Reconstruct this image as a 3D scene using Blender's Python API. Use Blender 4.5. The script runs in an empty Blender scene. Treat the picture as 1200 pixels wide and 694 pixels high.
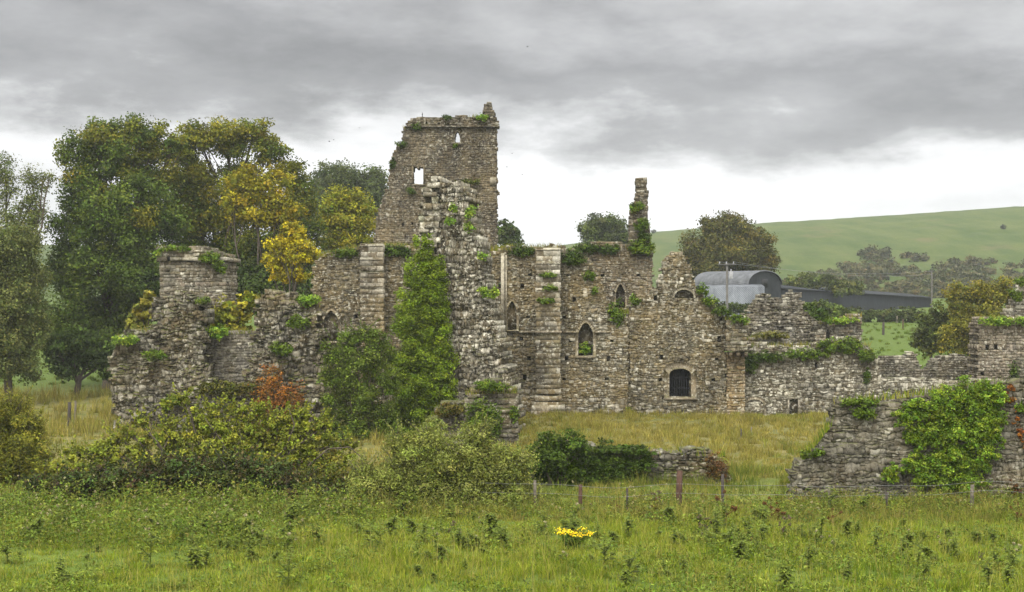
import bpy, math, random
import numpy as np
from mathutils import Vector, Matrix, noise as mnoise

# ------------------------------------------------------------------ basics
F, CAMZ, HY = 1800.0, 7.3, 357.0          # focal length and horizon row, in photo pixels
scene = bpy.context.scene
COL = scene.collection
rng = np.random.default_rng(7)
rnd = random.Random(11)

def PX(px, Y): return (px - 600.0) / F * Y
def PZ(py, Y): return CAMZ - (py - HY) / F * Y
def P(px, py, Y): return Vector((PX(px, Y), Y, PZ(py, Y)))

def n2(x, y, s=0.0): return mnoise.noise(Vector((x, y, s)))

_rs = np.random.default_rng(3)
_K = [(_rs.normal(size=2), _rs.uniform(0, 6.28)) for _ in range(9)]
def wnoise(x, y, sc):                      # cheap smooth vector noise, about -1..1
    a = 0
    for (k, p) in _K: a = a + np.sin((x * k[0] + y * k[1]) / sc + p)
    return a / 3.6

# ------------------------------------------------------------------ terrain height
_PY = np.array([-200, 0, 122, 140, 160, 180, 215, 260, 340, 400])
_PZ = np.array([0, 0, 0, 0.9, 2.1, 3.0, 4.8, 6.0, 7.6, 9.0])
_CX = (np.array([-1600, -400, 0, 300, 600, 770, 900, 1000, 1200, 1700, 2600]) - 600) / F * 750
_CZ = CAMZ + (HY - np.array([300, 292, 287, 292, 296, 273, 262, 256, 243, 226, 215])) / F * 750
def ground_z(x, y):
    x = np.asarray(x, float); y = np.asarray(y, float)
    z = np.interp(y, _PY, _PZ)
    zc = np.interp(x * 750 / np.maximum(y, 350), _CX, _CZ)
    t = np.clip((y - 360) / 390, 0, 1)
    s = 0.35 * t + 0.65 * t * t * (3 - 2 * t)
    z = np.where(y > 360, z * (1 - s) + zc * s, z)
    t2 = np.clip((y - 750) / 450, 0, 1)
    z = z - t2 * t2 * 30
    und = 0.10 * wnoise(x, y, 3.0) + 0.12 * wnoise(y, x, 9.0)
    z = z + und * np.clip((y - 10) / 30, 0, 1) * np.where(y > 300, 3.0, 1.0)
    return z
def gz(x, y): return float(ground_z(x, y))

# ------------------------------------------------------------------ mesh collector
class MB:
    def __init__(s): s.V = []; s.Q = []; s.T = []; s.CQ = []; s.CT = []; s.n = 0
    def addv(s, v):
        v = np.asarray(v, float).reshape(-1, 3); i = s.n; s.V.append(v); s.n += len(v); return i
    def quads(s, q, col):
        q = np.asarray(q, int).reshape(-1, 4); s.Q.append(q)
        s.CQ.append(np.broadcast_to(np.asarray(col, float), (len(q), 3)))
    def tris(s, t, col):
        t = np.asarray(t, int).reshape(-1, 3); s.T.append(t)
        s.CT.append(np.broadcast_to(np.asarray(col, float), (len(t), 3)))
    def box(s, x0, x1, y0, y1, z0, z1, col=(.2, .2, .2)):
        i = s.addv([(x0,y0,z0),(x1,y0,z0),(x1,y1,z0),(x0,y1,z0),(x0,y0,z1),(x1,y0,z1),(x1,y1,z1),(x0,y1,z1)])
        s.quads(np.array([(0,1,5,4),(1,2,6,5),(2,3,7,6),(3,0,4,7),(4,5,6,7),(3,2,1,0)]) + i, col)
    def hexa(s, pts, col):                 # eight corners: bottom four then top four
        i = s.addv(pts)
        s.quads(np.array([(0,1,5,4),(1,2,6,5),(2,3,7,6),(3,0,4,7),(4,5,6,7),(3,2,1,0)]) + i, col)
    def prism(s, outline, y0, y1, col):    # outline in (x, z), extruded along y
        n = len(outline)
        i = s.addv([(x, y0, z) for x, z in outline] + [(x, y1, z) for x, z in outline])
        for k in range(n):
            k2 = (k + 1) % n
            s.quads([(i+k, i+k2, i+n+k2, i+n+k)], col)
        for b in (0, n):
            for k in range(1, n - 1): s.tris([(i+b, i+b+k, i+b+k+1)], col)
    def tube(s, pts, rad, sides=6, col=(.1, .08, .06)):
        pts = [Vector(p) for p in pts]; n = len(pts); rings = []
        for k, p in enumerate(pts):
            d = (pts[min(k+1, n-1)] - pts[max(k-1, 0)])
            d = d.normalized() if d.length > 1e-6 else Vector((0, 0, 1))
            u = d.orthogonal().normalized() if abs(d.z) > .99 else d.cross(Vector((0, 0, 1))).normalized()
            w = d.cross(u)
            for a in range(sides):
                t = 2 * math.pi * a / sides
                rings.append(p + (u * math.cos(t) + w * math.sin(t)) * rad[k])
        i = s.addv([tuple(v) for v in rings])
        q = []
        for k in range(n - 1):
            for a in range(sides):
                b = (a + 1) % sides
                q.append((i+k*sides+a, i+k*sides+b, i+(k+1)*sides+b, i+(k+1)*sides+a))
        s.quads(q, col)
        s.tris([(i+(n-1)*sides, i+(n-1)*sides+a, i+(n-1)*sides+a+1) for a in range(1, sides-1)], col)
    def leaves(s, c, nrm, size, col, asp=.62):
        c = np.asarray(c); N = len(c)
        if N == 0: return
        nrm = nrm / (np.linalg.norm(nrm, axis=1, keepdims=True) + 1e-9)
        r = rng.normal(size=(N, 3)); t = np.cross(nrm, r); t /= (np.linalg.norm(t, axis=1, keepdims=True) + 1e-9)
        b = np.cross(nrm, t); size = np.broadcast_to(size, (N,))[:, None]
        v = np.stack([c - t*size, c - b*size*asp - nrm*size*.12, c + t*size, c + b*size*asp - nrm*size*.12], 1).reshape(-1, 3)
        i = s.addv(v)
        s.quads(np.arange(4*N).reshape(N, 4) + i, col)
    def arr(s):
        V = np.concatenate(s.V); return V
    def rotate(s, start, cx, cy, ang):
        ca, sa = math.cos(ang), math.sin(ang); k = 0
        for j, v in enumerate(s.V):
            if k >= start:
                x = v[:, 0] - cx; y = v[:, 1] - cy
                v = v.copy(); v[:, 0] = cx + ca*x - sa*y; v[:, 1] = cy + sa*x + ca*y; s.V[j] = v
            k += len(v)
    def build(s, name, mat, parent=None, origin=None, smooth=False):
        V = np.concatenate(s.V)
        if parent is not None: o0 = np.array(parent.location)
        elif origin is not None: o0 = np.array(origin, float)
        else: o0 = np.array([V[:, 0].mean(), V[:, 1].mean(), V[:, 2].min()])
        if parent is not None and parent.parent is not None: o0 = o0 + np.array(parent.parent.location)
        me = bpy.data.meshes.new(name)
        Q = np.concatenate(s.Q) if s.Q else np.zeros((0, 4), int)
        T = np.concatenate(s.T) if s.T else np.zeros((0, 3), int)
        me.vertices.add(len(V)); me.vertices.foreach_set('co', (V - o0).astype(np.float32).ravel())
        L = np.concatenate([Q.ravel(), T.ravel()]).astype(np.int32)
        me.loops.add(len(L)); me.loops.foreach_set('vertex_index', L)
        np_ = len(Q) + len(T); me.polygons.add(np_)
        st = np.concatenate([np.arange(len(Q)) * 4, len(Q) * 4 + np.arange(len(T)) * 3]).astype(np.int32)
        me.polygons.foreach_set('loop_start', st)
        me.update(calc_edges=True); me.validate()
        C = np.concatenate(([np.concatenate(s.CQ)] if s.CQ else []) + ([np.concatenate(s.CT)] if s.CT else []))
        if len(C) == len(me.polygons):
            at = me.attributes.new('col', 'FLOAT_COLOR', 'FACE')
            at.data.foreach_set('color', np.concatenate([C, np.ones((len(C), 1))], 1).astype(np.float32).ravel())
        if smooth: me.polygons.foreach_set('use_smooth', np.ones(len(me.polygons), bool))
        me.materials.append(mat)
        o = bpy.data.objects.new(name, me); COL.objects.link(o)
        if parent is not None: o.parent = parent
        else: o.location = o0
        return o

def tag(o, label=None, cat=None, group=None, kind=None):
    if label: o['label'] = label
    if cat: o['category'] = cat
    if group: o['group'] = group
    if kind: o['kind'] = kind
    return o
def thing(name, loc, label, cat, group=None):
    e = bpy.data.objects.new(name, None); COL.objects.link(e); e.location = loc
    e.empty_display_size = .5
    return tag(e, label, cat, group)

# ------------------------------------------------------------------ materials
def newmat(name):
    m = bpy.data.materials.new(name); m.use_nodes = True
    nt = m.node_tree; nt.nodes.clear()
    return m, nt
class G:                                    # tiny node helper
    def __init__(s, nt): s.nt = nt
    def n(s, t, **kw):
        x = s.nt.nodes.new(t)
        for k, v in kw.items():
            if k in x.inputs.keys() if hasattr(x.inputs, 'keys') else False: x.inputs[k].default_value = v
            else: setattr(x, k, v)
        return x
    def l(s, a, b): s.nt.links.new(a, b)
    def noise(s, vec, scale, detail=4, rough=.55):
        x = s.nt.nodes.new('ShaderNodeTexNoise'); x.inputs['Scale'].default_value = scale
        x.inputs['Detail'].default_value = detail; x.inputs['Roughness'].default_value = rough
        if vec is not None: s.l(vec, x.inputs['Vector'])
        return x.outputs['Fac']
    def ramp(s, fac, pts):
        x = s.nt.nodes.new('ShaderNodeValToRGB'); e = x.color_ramp.elements
        while len(e) < len(pts): e.new(.5)
        for k, (p, c) in enumerate(pts):
            e[k].position = p; e[k].color = (c, c, c, 1) if isinstance(c, (int, float)) else (*c, 1)
        s.l(fac, x.inputs['Fac']); return x.outputs['Color']
    def mix(s, fac, a, b, mode='MIX'):
        x = s.nt.nodes.new('ShaderNodeMix'); x.data_type = 'RGBA'; x.blend_type = mode
        for sock, v in ((x.inputs[0], fac), (x.inputs[6], a), (x.inputs[7], b)):
            if isinstance(v, (int, float)): sock.default_value = v
            elif isinstance(v, tuple): sock.default_value = (*v, 1) if len(v) == 3 else v
            else: s.l(v, sock)
        return x.outputs[2]
    def math(s, op, a, b=0.0, clamp=False):
        x = s.nt.nodes.new('ShaderNodeMath'); x.operation = op; x.use_clamp = clamp
        for sock, v in ((x.inputs[0], a), (x.inputs[1], b)):
            if isinstance(v, (int, float)): sock.default_value = v
            else: s.l(v, sock)
        return x.outputs[0]
    def mapping(s, vec, scale):
        x = s.nt.nodes.new('ShaderNodeMapping'); x.inputs['Scale'].default_value = scale
        s.l(vec, x.inputs['Vector']); return x.outputs[0]
    def bump(s, h, strength, dist):
        x = s.nt.nodes.new('ShaderNodeBump'); x.inputs['Strength'].default_value = strength
        x.inputs['Distance'].default_value = dist; s.l(h, x.inputs['Height']); return x.outputs[0]
    def out(s, col, rough=.9, normal=None, spec=.2, metallic=0):
        p = s.nt.nodes.new('ShaderNodeBsdfPrincipled'); o = s.nt.nodes.new('ShaderNodeOutputMaterial')
        if isinstance(col, tuple): p.inputs['Base Color'].default_value = (*col, 1)
        else: s.l(col, p.inputs['Base Color'])
        p.inputs['Roughness'].default_value = rough; p.inputs['Specular IOR Level'].default_value = spec
        p.inputs['Metallic'].default_value = metallic
        if normal is not None: s.l(normal, p.inputs['Normal'])
        s.l(p.outputs[0], o.inputs[0]); return p
    def attr(s, name='col'):
        x = s.nt.nodes.new('ShaderNodeAttribute'); x.attribute_name = name; return x.outputs['Color']
    def geo(s): return s.nt.nodes.new('ShaderNodeNewGeometry')
    def obj(s): return s.nt.nodes.new('ShaderNodeTexCoord').outputs['Object']

def stone_mat(name, lichen=.5, ochre=.3, moss=.5, dark=.5, gain=1.0):
    m, nt = newmat(name); g = G(nt); v = g.obj()
    c = g.attr()
    f1 = g.noise(v, 5.5, 7, .7)
    c = g.mix(1.0, c, g.ramp(f1, [(.30, .45*gain), (.5, 1.0*gain), (.72, 1.45*gain)]), 'MULTIPLY')
    och = g.ramp(g.noise(v, .33, 4), [(.47, 0.0), (.66, ochre)])
    c = g.mix(och, c, g.mix(.5, c, (.25, .18, .075)))
    pt = g.ramp(g.noise(v, .9, 6, .62), [(.46, 0.0), (.62, .75)])
    c = g.mix(pt, c, g.mix(.55, c, (.105, .080, .045)))
    lt = g.ramp(g.noise(v, .55, 5, .6), [(.50, 0.0), (.66, .6)])
    c = g.mix(lt, c, g.mix(1.0, c, (1.35, 1.30, 1.2), 'MULTIPLY'))
    st = g.ramp(g.noise(g.mapping(v, (.75, .75, .13)), 1.0, 6, .62), [(.44, 0.0), (.60, dark)])
    c = g.mix(st, c, g.mix(1.0, c, (.42, .40, .38), 'MULTIPLY'))
    spots = g.ramp(g.noise(v, 4.6, 6, .74), [(.535, 0.0), (.595, 1.0)])
    region = g.ramp(g.noise(v, .42, 4), [(.38, .12*lichen), (.60, lichen)])
    c = g.mix(g.math('MULTIPLY', spots, region), c, (.58, .57, .51))
    sp2 = g.ramp(g.noise(g.mapping(v, (1.3, 1.1, 1.2)), 3.1, 5, .6), [(.60, 0.0), (.68, .7)])
    c = g.mix(sp2, c, g.mix(1.0, c, (.45, .43, .38), 'MULTIPLY'))
    ge = g.geo(); sep = nt.nodes.new('ShaderNodeSeparateXYZ'); g.l(ge.outputs['Normal'], sep.inputs[0])
    up = g.ramp(sep.outputs['Z'], [(.35, 0.0), (.75, moss)])
    mo = g.math('MULTIPLY', up, g.ramp(g.noise(v, 1.2, 4), [(.40, .15), (.60, 1.0)]))
    c = g.mix(mo, c, (.075, .085, .022))
    side = g.math('MULTIPLY', g.ramp(g.noise(v, .75, 5, .65), [(.60, 0.0), (.70, 1.0)]), moss * .45)
    c = g.mix(side, c, (.085, .085, .030))
    c = g.mix(1.0, c, (1.03, 1.0, .90), "MULTIPLY")
    b = g.bump(g.noise(v, 7.0, 6, .7), .9, .06)
    g.out(c, .95, b, .1)
    return m

def leaf_mat(name, trans=.25, gain=1.0, rough=.6):
    m, nt = newmat(name); g = G(nt)
    c = g.attr()
    c = g.mix(1.0, c, (gain * WARM[0], gain * WARM[1], gain * WARM[2]), 'MULTIPLY')
    p = nt.nodes.new('ShaderNodeBsdfPrincipled'); p.inputs['Roughness'].default_value = rough
    p.inputs['Specular IOR Level'].default_value = .06; g.l(c, p.inputs['Base Color'])
    t = nt.nodes.new('ShaderNodeBsdfTranslucent'); g.l(c, t.inputs['Color'])
    mx = nt.nodes.new('ShaderNodeMixShader'); mx.inputs[0].default_value = trans
    g.l(p.outputs[0], mx.inputs[1]); g.l(t.outputs[0], mx.inputs[2])
    o = nt.nodes.new('ShaderNodeOutputMaterial'); g.l(mx.outputs[0], o.inputs[0])
    return m

def plain_mat(name, col, rough=.8, nscale=4.0, amt=.35, bump=.3, spec=.2, metallic=0):
    m, nt = newmat(name); g = G(nt); v = g.obj()
    f = g.noise(v, nscale, 6, .65)
    c = g.mix(1.0, col, g.ramp(f, [(.3, 1-amt), (.7, 1+amt*.6)]), 'MULTIPLY')
    g.out(c, rough, g.bump(g.noise(v, nscale*4, 4), bump, .02), spec, metallic)
    return m

WARM = (1.04, 1.06, .62)
M = {}
M['stone'] = stone_mat('limestone_rubble', .62, .75, .6, .55, .80)
M['tower'] = stone_mat('tower_stone', .40, .5, .5, .6, .66)
M['grey'] = stone_mat('grey_rubble', .48, .6, 1.1, .65, .74)
M['pale'] = stone_mat('pale_rubble', .95, .15, .6, .45, 1.02)
M['white'] = stone_mat('lichened_stone', 1.0, .25, .5, .4, .85)
M['field'] = stone_mat('field_wall_stone', .35, .3, .7, .5, .76)
M['far'] = stone_mat('weathered_wall_stone', .45, .25, .6, .6, .95)
M['leaf'] = leaf_mat('leaves', .22)
M['ivy'] = leaf_mat('ivy_leaves', .18, 1.0, .5)
M['grass'] = leaf_mat('grass_blades', .30, 1.0, .7)
M['bark'] = plain_mat('bark', (.075, .06, .045), .95, 3.0, .5, .8)
M['iron'] = plain_mat('iron', (.02, .02, .022), .7)
M['post'] = plain_mat('red_brown_post', (.065, .036, .024), .9, 6.0, .5)
M['greypost'] = plain_mat('weathered_post', (.11, .095, .07), .9, 6.0, .5)
M['darkpost'] = plain_mat('dark_post', (.05, .042, .035), .9, 6.0, .5)
M['wire'] = plain_mat('galvanised_wire', (.16, .16, .155), .5, 3.0, .2)
M['pole'] = plain_mat('pole_wood', (.085, .08, .07), .9, 3.0, .3)
M['bird'] = plain_mat('bird_plumage', (.02, .02, .022), .9)
M['ceramic'] = plain_mat('pale_metal', (.22, .22, .22), .6)
# ------------------------------------------------------------------ light and air settings
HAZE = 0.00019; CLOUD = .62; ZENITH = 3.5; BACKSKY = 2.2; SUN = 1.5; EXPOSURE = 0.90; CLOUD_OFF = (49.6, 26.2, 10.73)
# ------------------------------------------------------------------ masonry
def cross(poly, z):
    r = []; n = len(poly)
    for k in range(n):
        (x0, z0), (x1, z1) = poly[k], poly[(k+1) % n]
        if (z0 <= z) != (z1 <= z): r.append(x0 + (z - z0) / (z1 - z0) * (x1 - x0))
    return r
PAL_STONE = [(.175,.155,.115),(.20,.175,.125),(.15,.135,.105),(.215,.18,.12),(.12,.108,.085),(.19,.175,.145),(.165,.14,.095)]
PAL_TOWER = [(.175,.155,.125),(.20,.175,.14),(.15,.133,.11),(.13,.117,.10),(.21,.18,.14)]
PAL_GREY = [(.165,.155,.132),(.195,.183,.158),(.14,.13,.11),(.115,.105,.088),(.16,.14,.105),(.22,.21,.185)]
PAL_FAR = [(.15,.142,.13),(.12,.113,.104),(.18,.17,.152),(.10,.094,.086)]
PAL_ASH = [(0.192,0.172,0.140),(0.224,0.204,0.172),(0.168,0.148,0.116),(0.248,0.232,0.204)]

def masonry(mb, poly, Y, thick, holes=(), course=(.15, .28), length=(.20, .58), relief=.06, joint=.045,
            ragged=.12, bulge=0.0, batter=0.0, pal=PAL_STONE, white=.10, yaw=0.0, drop=0.0, wave=.05, plugs=(),
            seed=0, slab=1.0, wcol=(.48, .465, .42), jit=.018, rnd_=1.0, split=.16):
    R = random.Random(seed * 977 + 5); joint *= .72; relief *= .8
    pts = [(PX(a, Y), PZ(b, Y)) for a, b in poly]
    hp = [[(PX(a, Y), PZ(b, Y)) for a, b in h] for h in holes]
    start = mb.n
    zs = [p[1] for p in pts]; zmin, zmax = min(zs), max(zs)
    def yf(x, z):
        y = Y - batter * (zmax - z)
        if bulge: y += bulge * (n2(x*.55, z*.55, seed) + .6 * n2(x*1.5, z*1.5, seed + 3))
        return y
    def wv(x, r): return wave * (n2(x*.6, r*.9, seed + 9) + 1.1 * n2(x*2.4, r*1.7, seed + 4))
    V = []; Q = []; C = []; XTRA = []
    z = zmin; row = 0
    while z < zmax:
        h = R.uniform(*course)
        if R.random() < .12: h *= 1.45
        zm = z + h/2
        xs = [(x, 0) for x in cross(pts, zm)]
        for p in hp: xs += [(x, 1) for x in cross(p, zm)]
        xs.sort()
        for k in range(0, len(xs) - 1, 2):
            (xa, fa), (xb, fb) = xs[k], xs[k+1]
            if fa == 0: xa += ragged * R.uniform(-1, .8)
            if fb == 0: xb += ragged * R.uniform(-.8, 1)
            if xb - xa < .07: continue
            br = [xa]; x = xa
            while True:
                w = R.uniform(*length)
                if R.random() < .15: w *= 1.6
                if x + w > xb - length[0] * .7: break
                x += w; br.append(x)
            br.append(xb)
            sl = [0.0] + [R.uniform(-.12, .12) * h for _ in br[1:-1]] + [0.0]
            for j in range(len(br) - 1):
                if drop and R.random() < drop and (j == 0 or j == len(br) - 2): continue
                x0, x1 = br[j], br[j+1]
                px, py = 600 + (x0+x1)/2 * F / Y, HY + (CAMZ - zm) * F / Y
                wp = white(px, py) if callable(white) else white
                c = pal[R.randrange(len(pal))]; val = R.uniform(.8, 1.16)
                if R.random() < .09: val *= .6
                c = [a * val for a in c]
                if R.random() < wp * .75:
                    t = R.uniform(.45, 1.0); c = [a*(1-t) + b*t for a, b in zip(c, wcol)]
                sub = [(0.0, 1.0)]
                if split and h > course[0] * 1.15 and R.random() < split:
                    q = R.uniform(.35, .65); sub = [(0.0, q), (q, 1.0)]
                for (t0, t1) in sub:
                    if t0 > 0:
                        val2 = R.uniform(.85, 1.15); c = [min(.7, a * val2) for a in c]
                    def zz(x, t): return z + h * t + (1 - t) * wv(x, row) + t * wv(x, row + 1)
                    e0, e1 = (2*t0 - 1), (2*t1 - 1)
                    a0 = x0 + sl[j]*e0; a1 = x1 + sl[j+1]*e0; a2 = x1 + sl[j+1]*e1; a3 = x0 + sl[j]*e1
                    mb_, mt_ = (a0+a1)/2, (a2+a3)/2
                    ou = [(a0, zz(a0, t0)), (mb_, zz(mb_, t0)), (a1, zz(a1, t0)), ((a1+a2)/2, zz((a1+a2)/2, (t0+t1)/2)), (a2, zz(a2, t1)), (mt_, zz(mt_, t1)), (a3, zz(a3, t1)), ((a0+a3)/2, zz((a0+a3)/2, (t0+t1)/2))]
                    cx = sum(p[0] for p in ou)/8; cz = sum(p[1] for p in ou)/8
                    push = relief * R.uniform(-.7, 1.0); i = start + len(V); tx = R.uniform(-.5, .5)*relief; tz = R.uniform(-.5, .5)*relief
                    for p in ou: V.append((p[0], yf(*p) + joint, p[1]))
                    for q, p in enumerate(ou):
                        g = joint * R.uniform(.35, .75) * (1 + rnd_ * R.uniform(.3, 1.6) if q % 2 == 0 else 1)
                        dx, dz = p[0]-cx, p[1]-cz
                        fx = max(.25, 1 - g / max(abs(dx), .05)) if q not in (1, 5) else 1; fz = max(.25, 1 - g / max(abs(dz), .05)) if q not in (3, 7) else 1
                        V.append((cx + dx*fx + R.uniform(-jit, jit), yf(*p) - push + tx*(1 if dx > 0 else -1) + tz*(1 if dz > 0 else -1) + R.uniform(-jit, jit)*.6, cz + dz*fz + R.uniform(-jit, jit)))
                    tk = thick * slab + R.uniform(-.05, .05)
                    edge = thick > .55 and (j == 0 or j == len(br) - 2)
                    if edge:                                     # the end of the wall shows its own stones
                        full = tk; tk = R.uniform(.18, .4); yy = Y + tk; s_ = -1 if j == 0 else 1
                        while yy < Y + full - .1:
                            y2 = min(Y + full, yy + R.uniform(.18, .5)); o = R.uniform(-.10, .05); k_ = R.uniform(.8, 1.2); zl = min(ou[0][1], ou[2][1]); zh = max(ou[4][1], ou[6][1])
                            xo = (x0 if j == 0 else x1) + s_ * o; xi = x1 if j == 0 else x0
                            XTRA.append((min(xo, xi), max(xo, xi), yy, y2 - .012, zl + R.uniform(0, .02), zh - R.uniform(0, .02), [a * k_ for a in c])); yy = y2
                        if len(br) == 2: pass
                    for q in (0, 2, 4, 6): V.append((ou[q][0], Y + tk, ou[q][1]))
                    dk = [q * .78 for q in c]
                    for k2 in range(8):
                        m2 = (k2 + 1) % 8; Q.append((i+k2, i+m2, i+8+m2, i+8+k2)); C.append(dk if k2 % 2 else c)
                    for k2 in range(4):
                        m2 = (k2 + 1) % 4; Q.append((i+2*k2, i+16+k2, i+16+m2, i+2*m2)); C.append(c)
                    Q += [(i+8, i+9, i+14, i+15), (i+9, i+10, i+13, i+14), (i+10, i+11, i+12, i+13), (i+19, i+18, i+17, i+16)]; C += [c]*4
        z += h; row += 1
    mb.addv(V); mb.quads(np.array(Q), np.array(C))
    for xb_ in XTRA: mb.box(*xb_)
    for (pl, d0) in plugs:                       # stone filling set back in openings; square holes coloured dark to deepen shade
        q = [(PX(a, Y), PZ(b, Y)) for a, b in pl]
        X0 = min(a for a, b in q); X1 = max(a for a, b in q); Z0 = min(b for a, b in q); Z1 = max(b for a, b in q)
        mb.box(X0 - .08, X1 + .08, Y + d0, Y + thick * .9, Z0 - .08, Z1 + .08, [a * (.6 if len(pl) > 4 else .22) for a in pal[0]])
    if yaw:
        cx = sum(p[0] for p in pts) / len(pts); mb.rotate(start, cx, Y, math.radians(yaw))

def arch(cx, hw, ytop, ybot, rise, n=7, pointed=True):   # outline of an opening in photo pixels
    sp = ytop + rise; pts = [(cx - hw, ybot), (cx - hw, sp)]
    for k in range(1, 2 * n):
        t = k / (2 * n)
        if pointed:
            u = abs(2*t - 1); yy = sp - rise * (1 - u**1.7)**.95
            pts.append((cx - hw + 2*hw*t, yy))
        else:
            a = math.pi * (1 - t); pts.append((cx + hw * math.cos(a), sp - rise * math.sin(a)))
    pts += [(cx + hw, sp), (cx + hw, ybot)]
    return pts
def ring(mb, cx, hw, ytop, ybot, rise, w, Y, y0, y1, col, pointed=True, n=7, sill=True):
    a = arch(cx, hw, ytop, ybot, rise, n, pointed); b = arch(cx, hw + w, ytop - w*1.15, ybot, rise + w*.15, n, pointed)
    R = random.Random(int(cx*7+ytop))
    for k in range(len(a) - 1):
        v = []
        for (p, y) in ((a, y0), (b, y0)):
            for kk in (k, k+1): v.append((PX(p[kk][0], Y), y, PZ(p[kk][1], Y)))
        f = [v[0], v[1], v[3], v[2]]; d = R.uniform(0, .025)
        f = [(x, y - d, z) for x, y, z in f]
        i = mb.addv(f + [(x, y1, z) for x, y, z in f]); s = R.uniform(.75, 1.15)
        mb.quads(np.array([(0,1,2,3),(0,1,5,4),(1,2,6,5),(2,3,7,6),(3,0,4,7)]) + i, [q*s for q in col])
    if sill:
        mb.box(PX(cx-hw-w, Y), PX(cx+hw+w, Y), y0 - .05, y1, PZ(ybot, Y) - .16, PZ(ybot, Y) - .003, [q*.9 for q in col])

# ------------------------------------------------------------------ foliage
def vjit(pal, N, var=.18):
    p = np.array(pal)[rng.integers(0, len(pal), N)]
    return np.clip(p * (1 + rng.normal(size=(N, 1)) * var) * (1 + rng.normal(size=(N, 3)) * .05), .004, .9)

def foliage(mb, blobs, pal, leaf, cover=1.0, clump=.55, per=26, shell=.45, up=.45, var=.16, lvar=.15, asp=.62, droop=0.0, keep=None, sub=0, pal2=None, z2=(0, 1)):
    """blobs: (centre, (rx, ry, rz)); leaves gathered in clumps through the outer part of each blob."""
    cents = []
    for c0, r0 in blobs:
        c0 = np.array(c0); r0 = np.array(r0); subs = [(c0, r0, 1.0)]
        if sub:
            subs = [(c0, r0 * .62, .75)]; ga = rng.uniform(0, 6.28)  # inner leaves coloured darker, putting shade between clumps into their colour
            for k in range(sub):
                zz = 1 - 2 * (k + .5) / sub * .92; a = ga + k * 2.39996; q = math.sqrt(max(0, 1 - zz*zz))
                dd = np.array([q*math.cos(a), q*math.sin(a), zz]) + rng.normal(size=3) * .18
                subs.append((c0 + dd * r0 * (.74 if sub < 12 else .82), r0 * rng.uniform(.30, .46) * (1 if sub < 12 else .72), rng.uniform(.78, 1.22)))
        ce = []
        for c, r, tint in subs:
            area = 4 * math.pi * ((r[0]*r[2] + r[0]*r[1] + r[1]*r[2]) / 3)
            nl = cover * area * (1.5 if not sub else 1.25) / (leaf * leaf * asp * 2)
            nc = max(3, int(nl / per))
            d = rng.normal(size=(nc, 3)); d /= np.linalg.norm(d, axis=1, keepdims=True)
            rad = shell + (1.06 - shell) * rng.random((nc, 1)) ** .6
            p = c + d * r * rad
            ce.append(p[:max(1, nc // (8 + 6 * sub))])
            base_pal = pal
            if pal2 is not None and rng.random() < np.clip((c[2] - z2[0]) / (z2[1] - z2[0]), 0, 1): base_pal = pal2
            cc = vjit(base_pal, nc, var) * tint
            k = np.repeat(np.arange(nc), per)
            N = len(k); cl_r = min(clump, .55 * float(r.min()) + .02)
            lp = p[k] + np.clip(rng.normal(size=(N, 3)), -1.5, 1.5) * cl_r * np.array([1, 1, .7]) * (0.6 + .8 * rng.random((nc, 1)))[k]
            if droop: lp[:, 2] -= droop * rng.random(N)
            nr = d[k] * .8 + np.array([0, 0, up]) + rng.normal(size=(N, 3)) * .55
            cl = np.clip(cc[k] * (1 + rng.normal(size=(N, 1)) * lvar), .004, .9)
            sz = leaf * rng.uniform(.6, 1.25, N)
            if keep is not None:
                mk = keep(lp); lp, nr, cl, sz = lp[mk], nr[mk], cl[mk], sz[mk]
            mb.leaves(lp, nr, sz, cl, asp)
        cents.append(np.concatenate(ce))
    return cents

def pxblobs(bl, Y, depth=.9):
    out = []
    for b in bl:
        px, py, rx = b[:3]; ry = b[3] if len(b) > 3 and b[3] else rx; dy = b[4] if len(b) > 4 else 0.0
        y = Y + dy
        out.append((tuple(P(px, py, y)), (rx/F*y, rx/F*y*depth, ry/F*y)))
    return out

def limb(mb, a, b, r0, r1, sag=.12, n=5, sides=6, col=(.1, .08, .06)):
    a = Vector(a); b = Vector(b); L = (b - a).length; pts = []; off = Vector((rnd.uniform(-1, 1), rnd.uniform(-1, 1), rnd.uniform(0, 1))) * L * sag
    for k in range(n + 1):
        t = k / n; p = a.lerp(b, t) + off * math.sin(math.pi * t) + Vector((rnd.uniform(-1,1), rnd.uniform(-1,1), rnd.uniform(-1,1))) * L * .015 * (0 < k < n)
        pts.append(p)
    mb.tube(pts, [r0 + (r1 - r0) * k / n for k in range(n + 1)], sides, col)
    return pts

def tree(name, label, cat, bpx, Y, bl, pal, leaf=.27, cover=1.0, clump=.6, group=None, trunk_r=.4, twigs=True, fork=.42, sub=9, **kw):
    x = PX(bpx, Y); z = gz(x, Y); t = thing(name, (x, Y, z), label, cat, group)
    blobs = pxblobs(bl, Y); mb = MB(); cents = foliage(mb, blobs, pal, leaf, cover, clump, sub=sub, **kw)
    mb.build('crown', M['leaf'], t)
    tb = MB(); zt = max(c[2] for c, r in blobs); base = Vector((x, Y, z - .2))
    fk = Vector((np.mean([c[0] for c, r in blobs]) * .5 + x * .5, Y, z + (zt - z) * fork))
    tp = limb(tb, base, fk, trunk_r, trunk_r * .7, .03, 5, 8)
    for (c, r), ce in zip(blobs, cents):
        s = tp[rnd.randint(3, 5)]
        c = Vector(c)
        if c.z < s.z: s = tp[2]
        lp = limb(tb, s, c, trunk_r * .42, trunk_r * .14, .10, 5, 5)
        if twigs:
            for q in ce[:7]: limb(tb, lp[rnd.randint(3, 5)], q, trunk_r * .13, trunk_r * .04, .08, 3, 4)
    tb.build('trunk', M['bark'], t)
    return t

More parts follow.
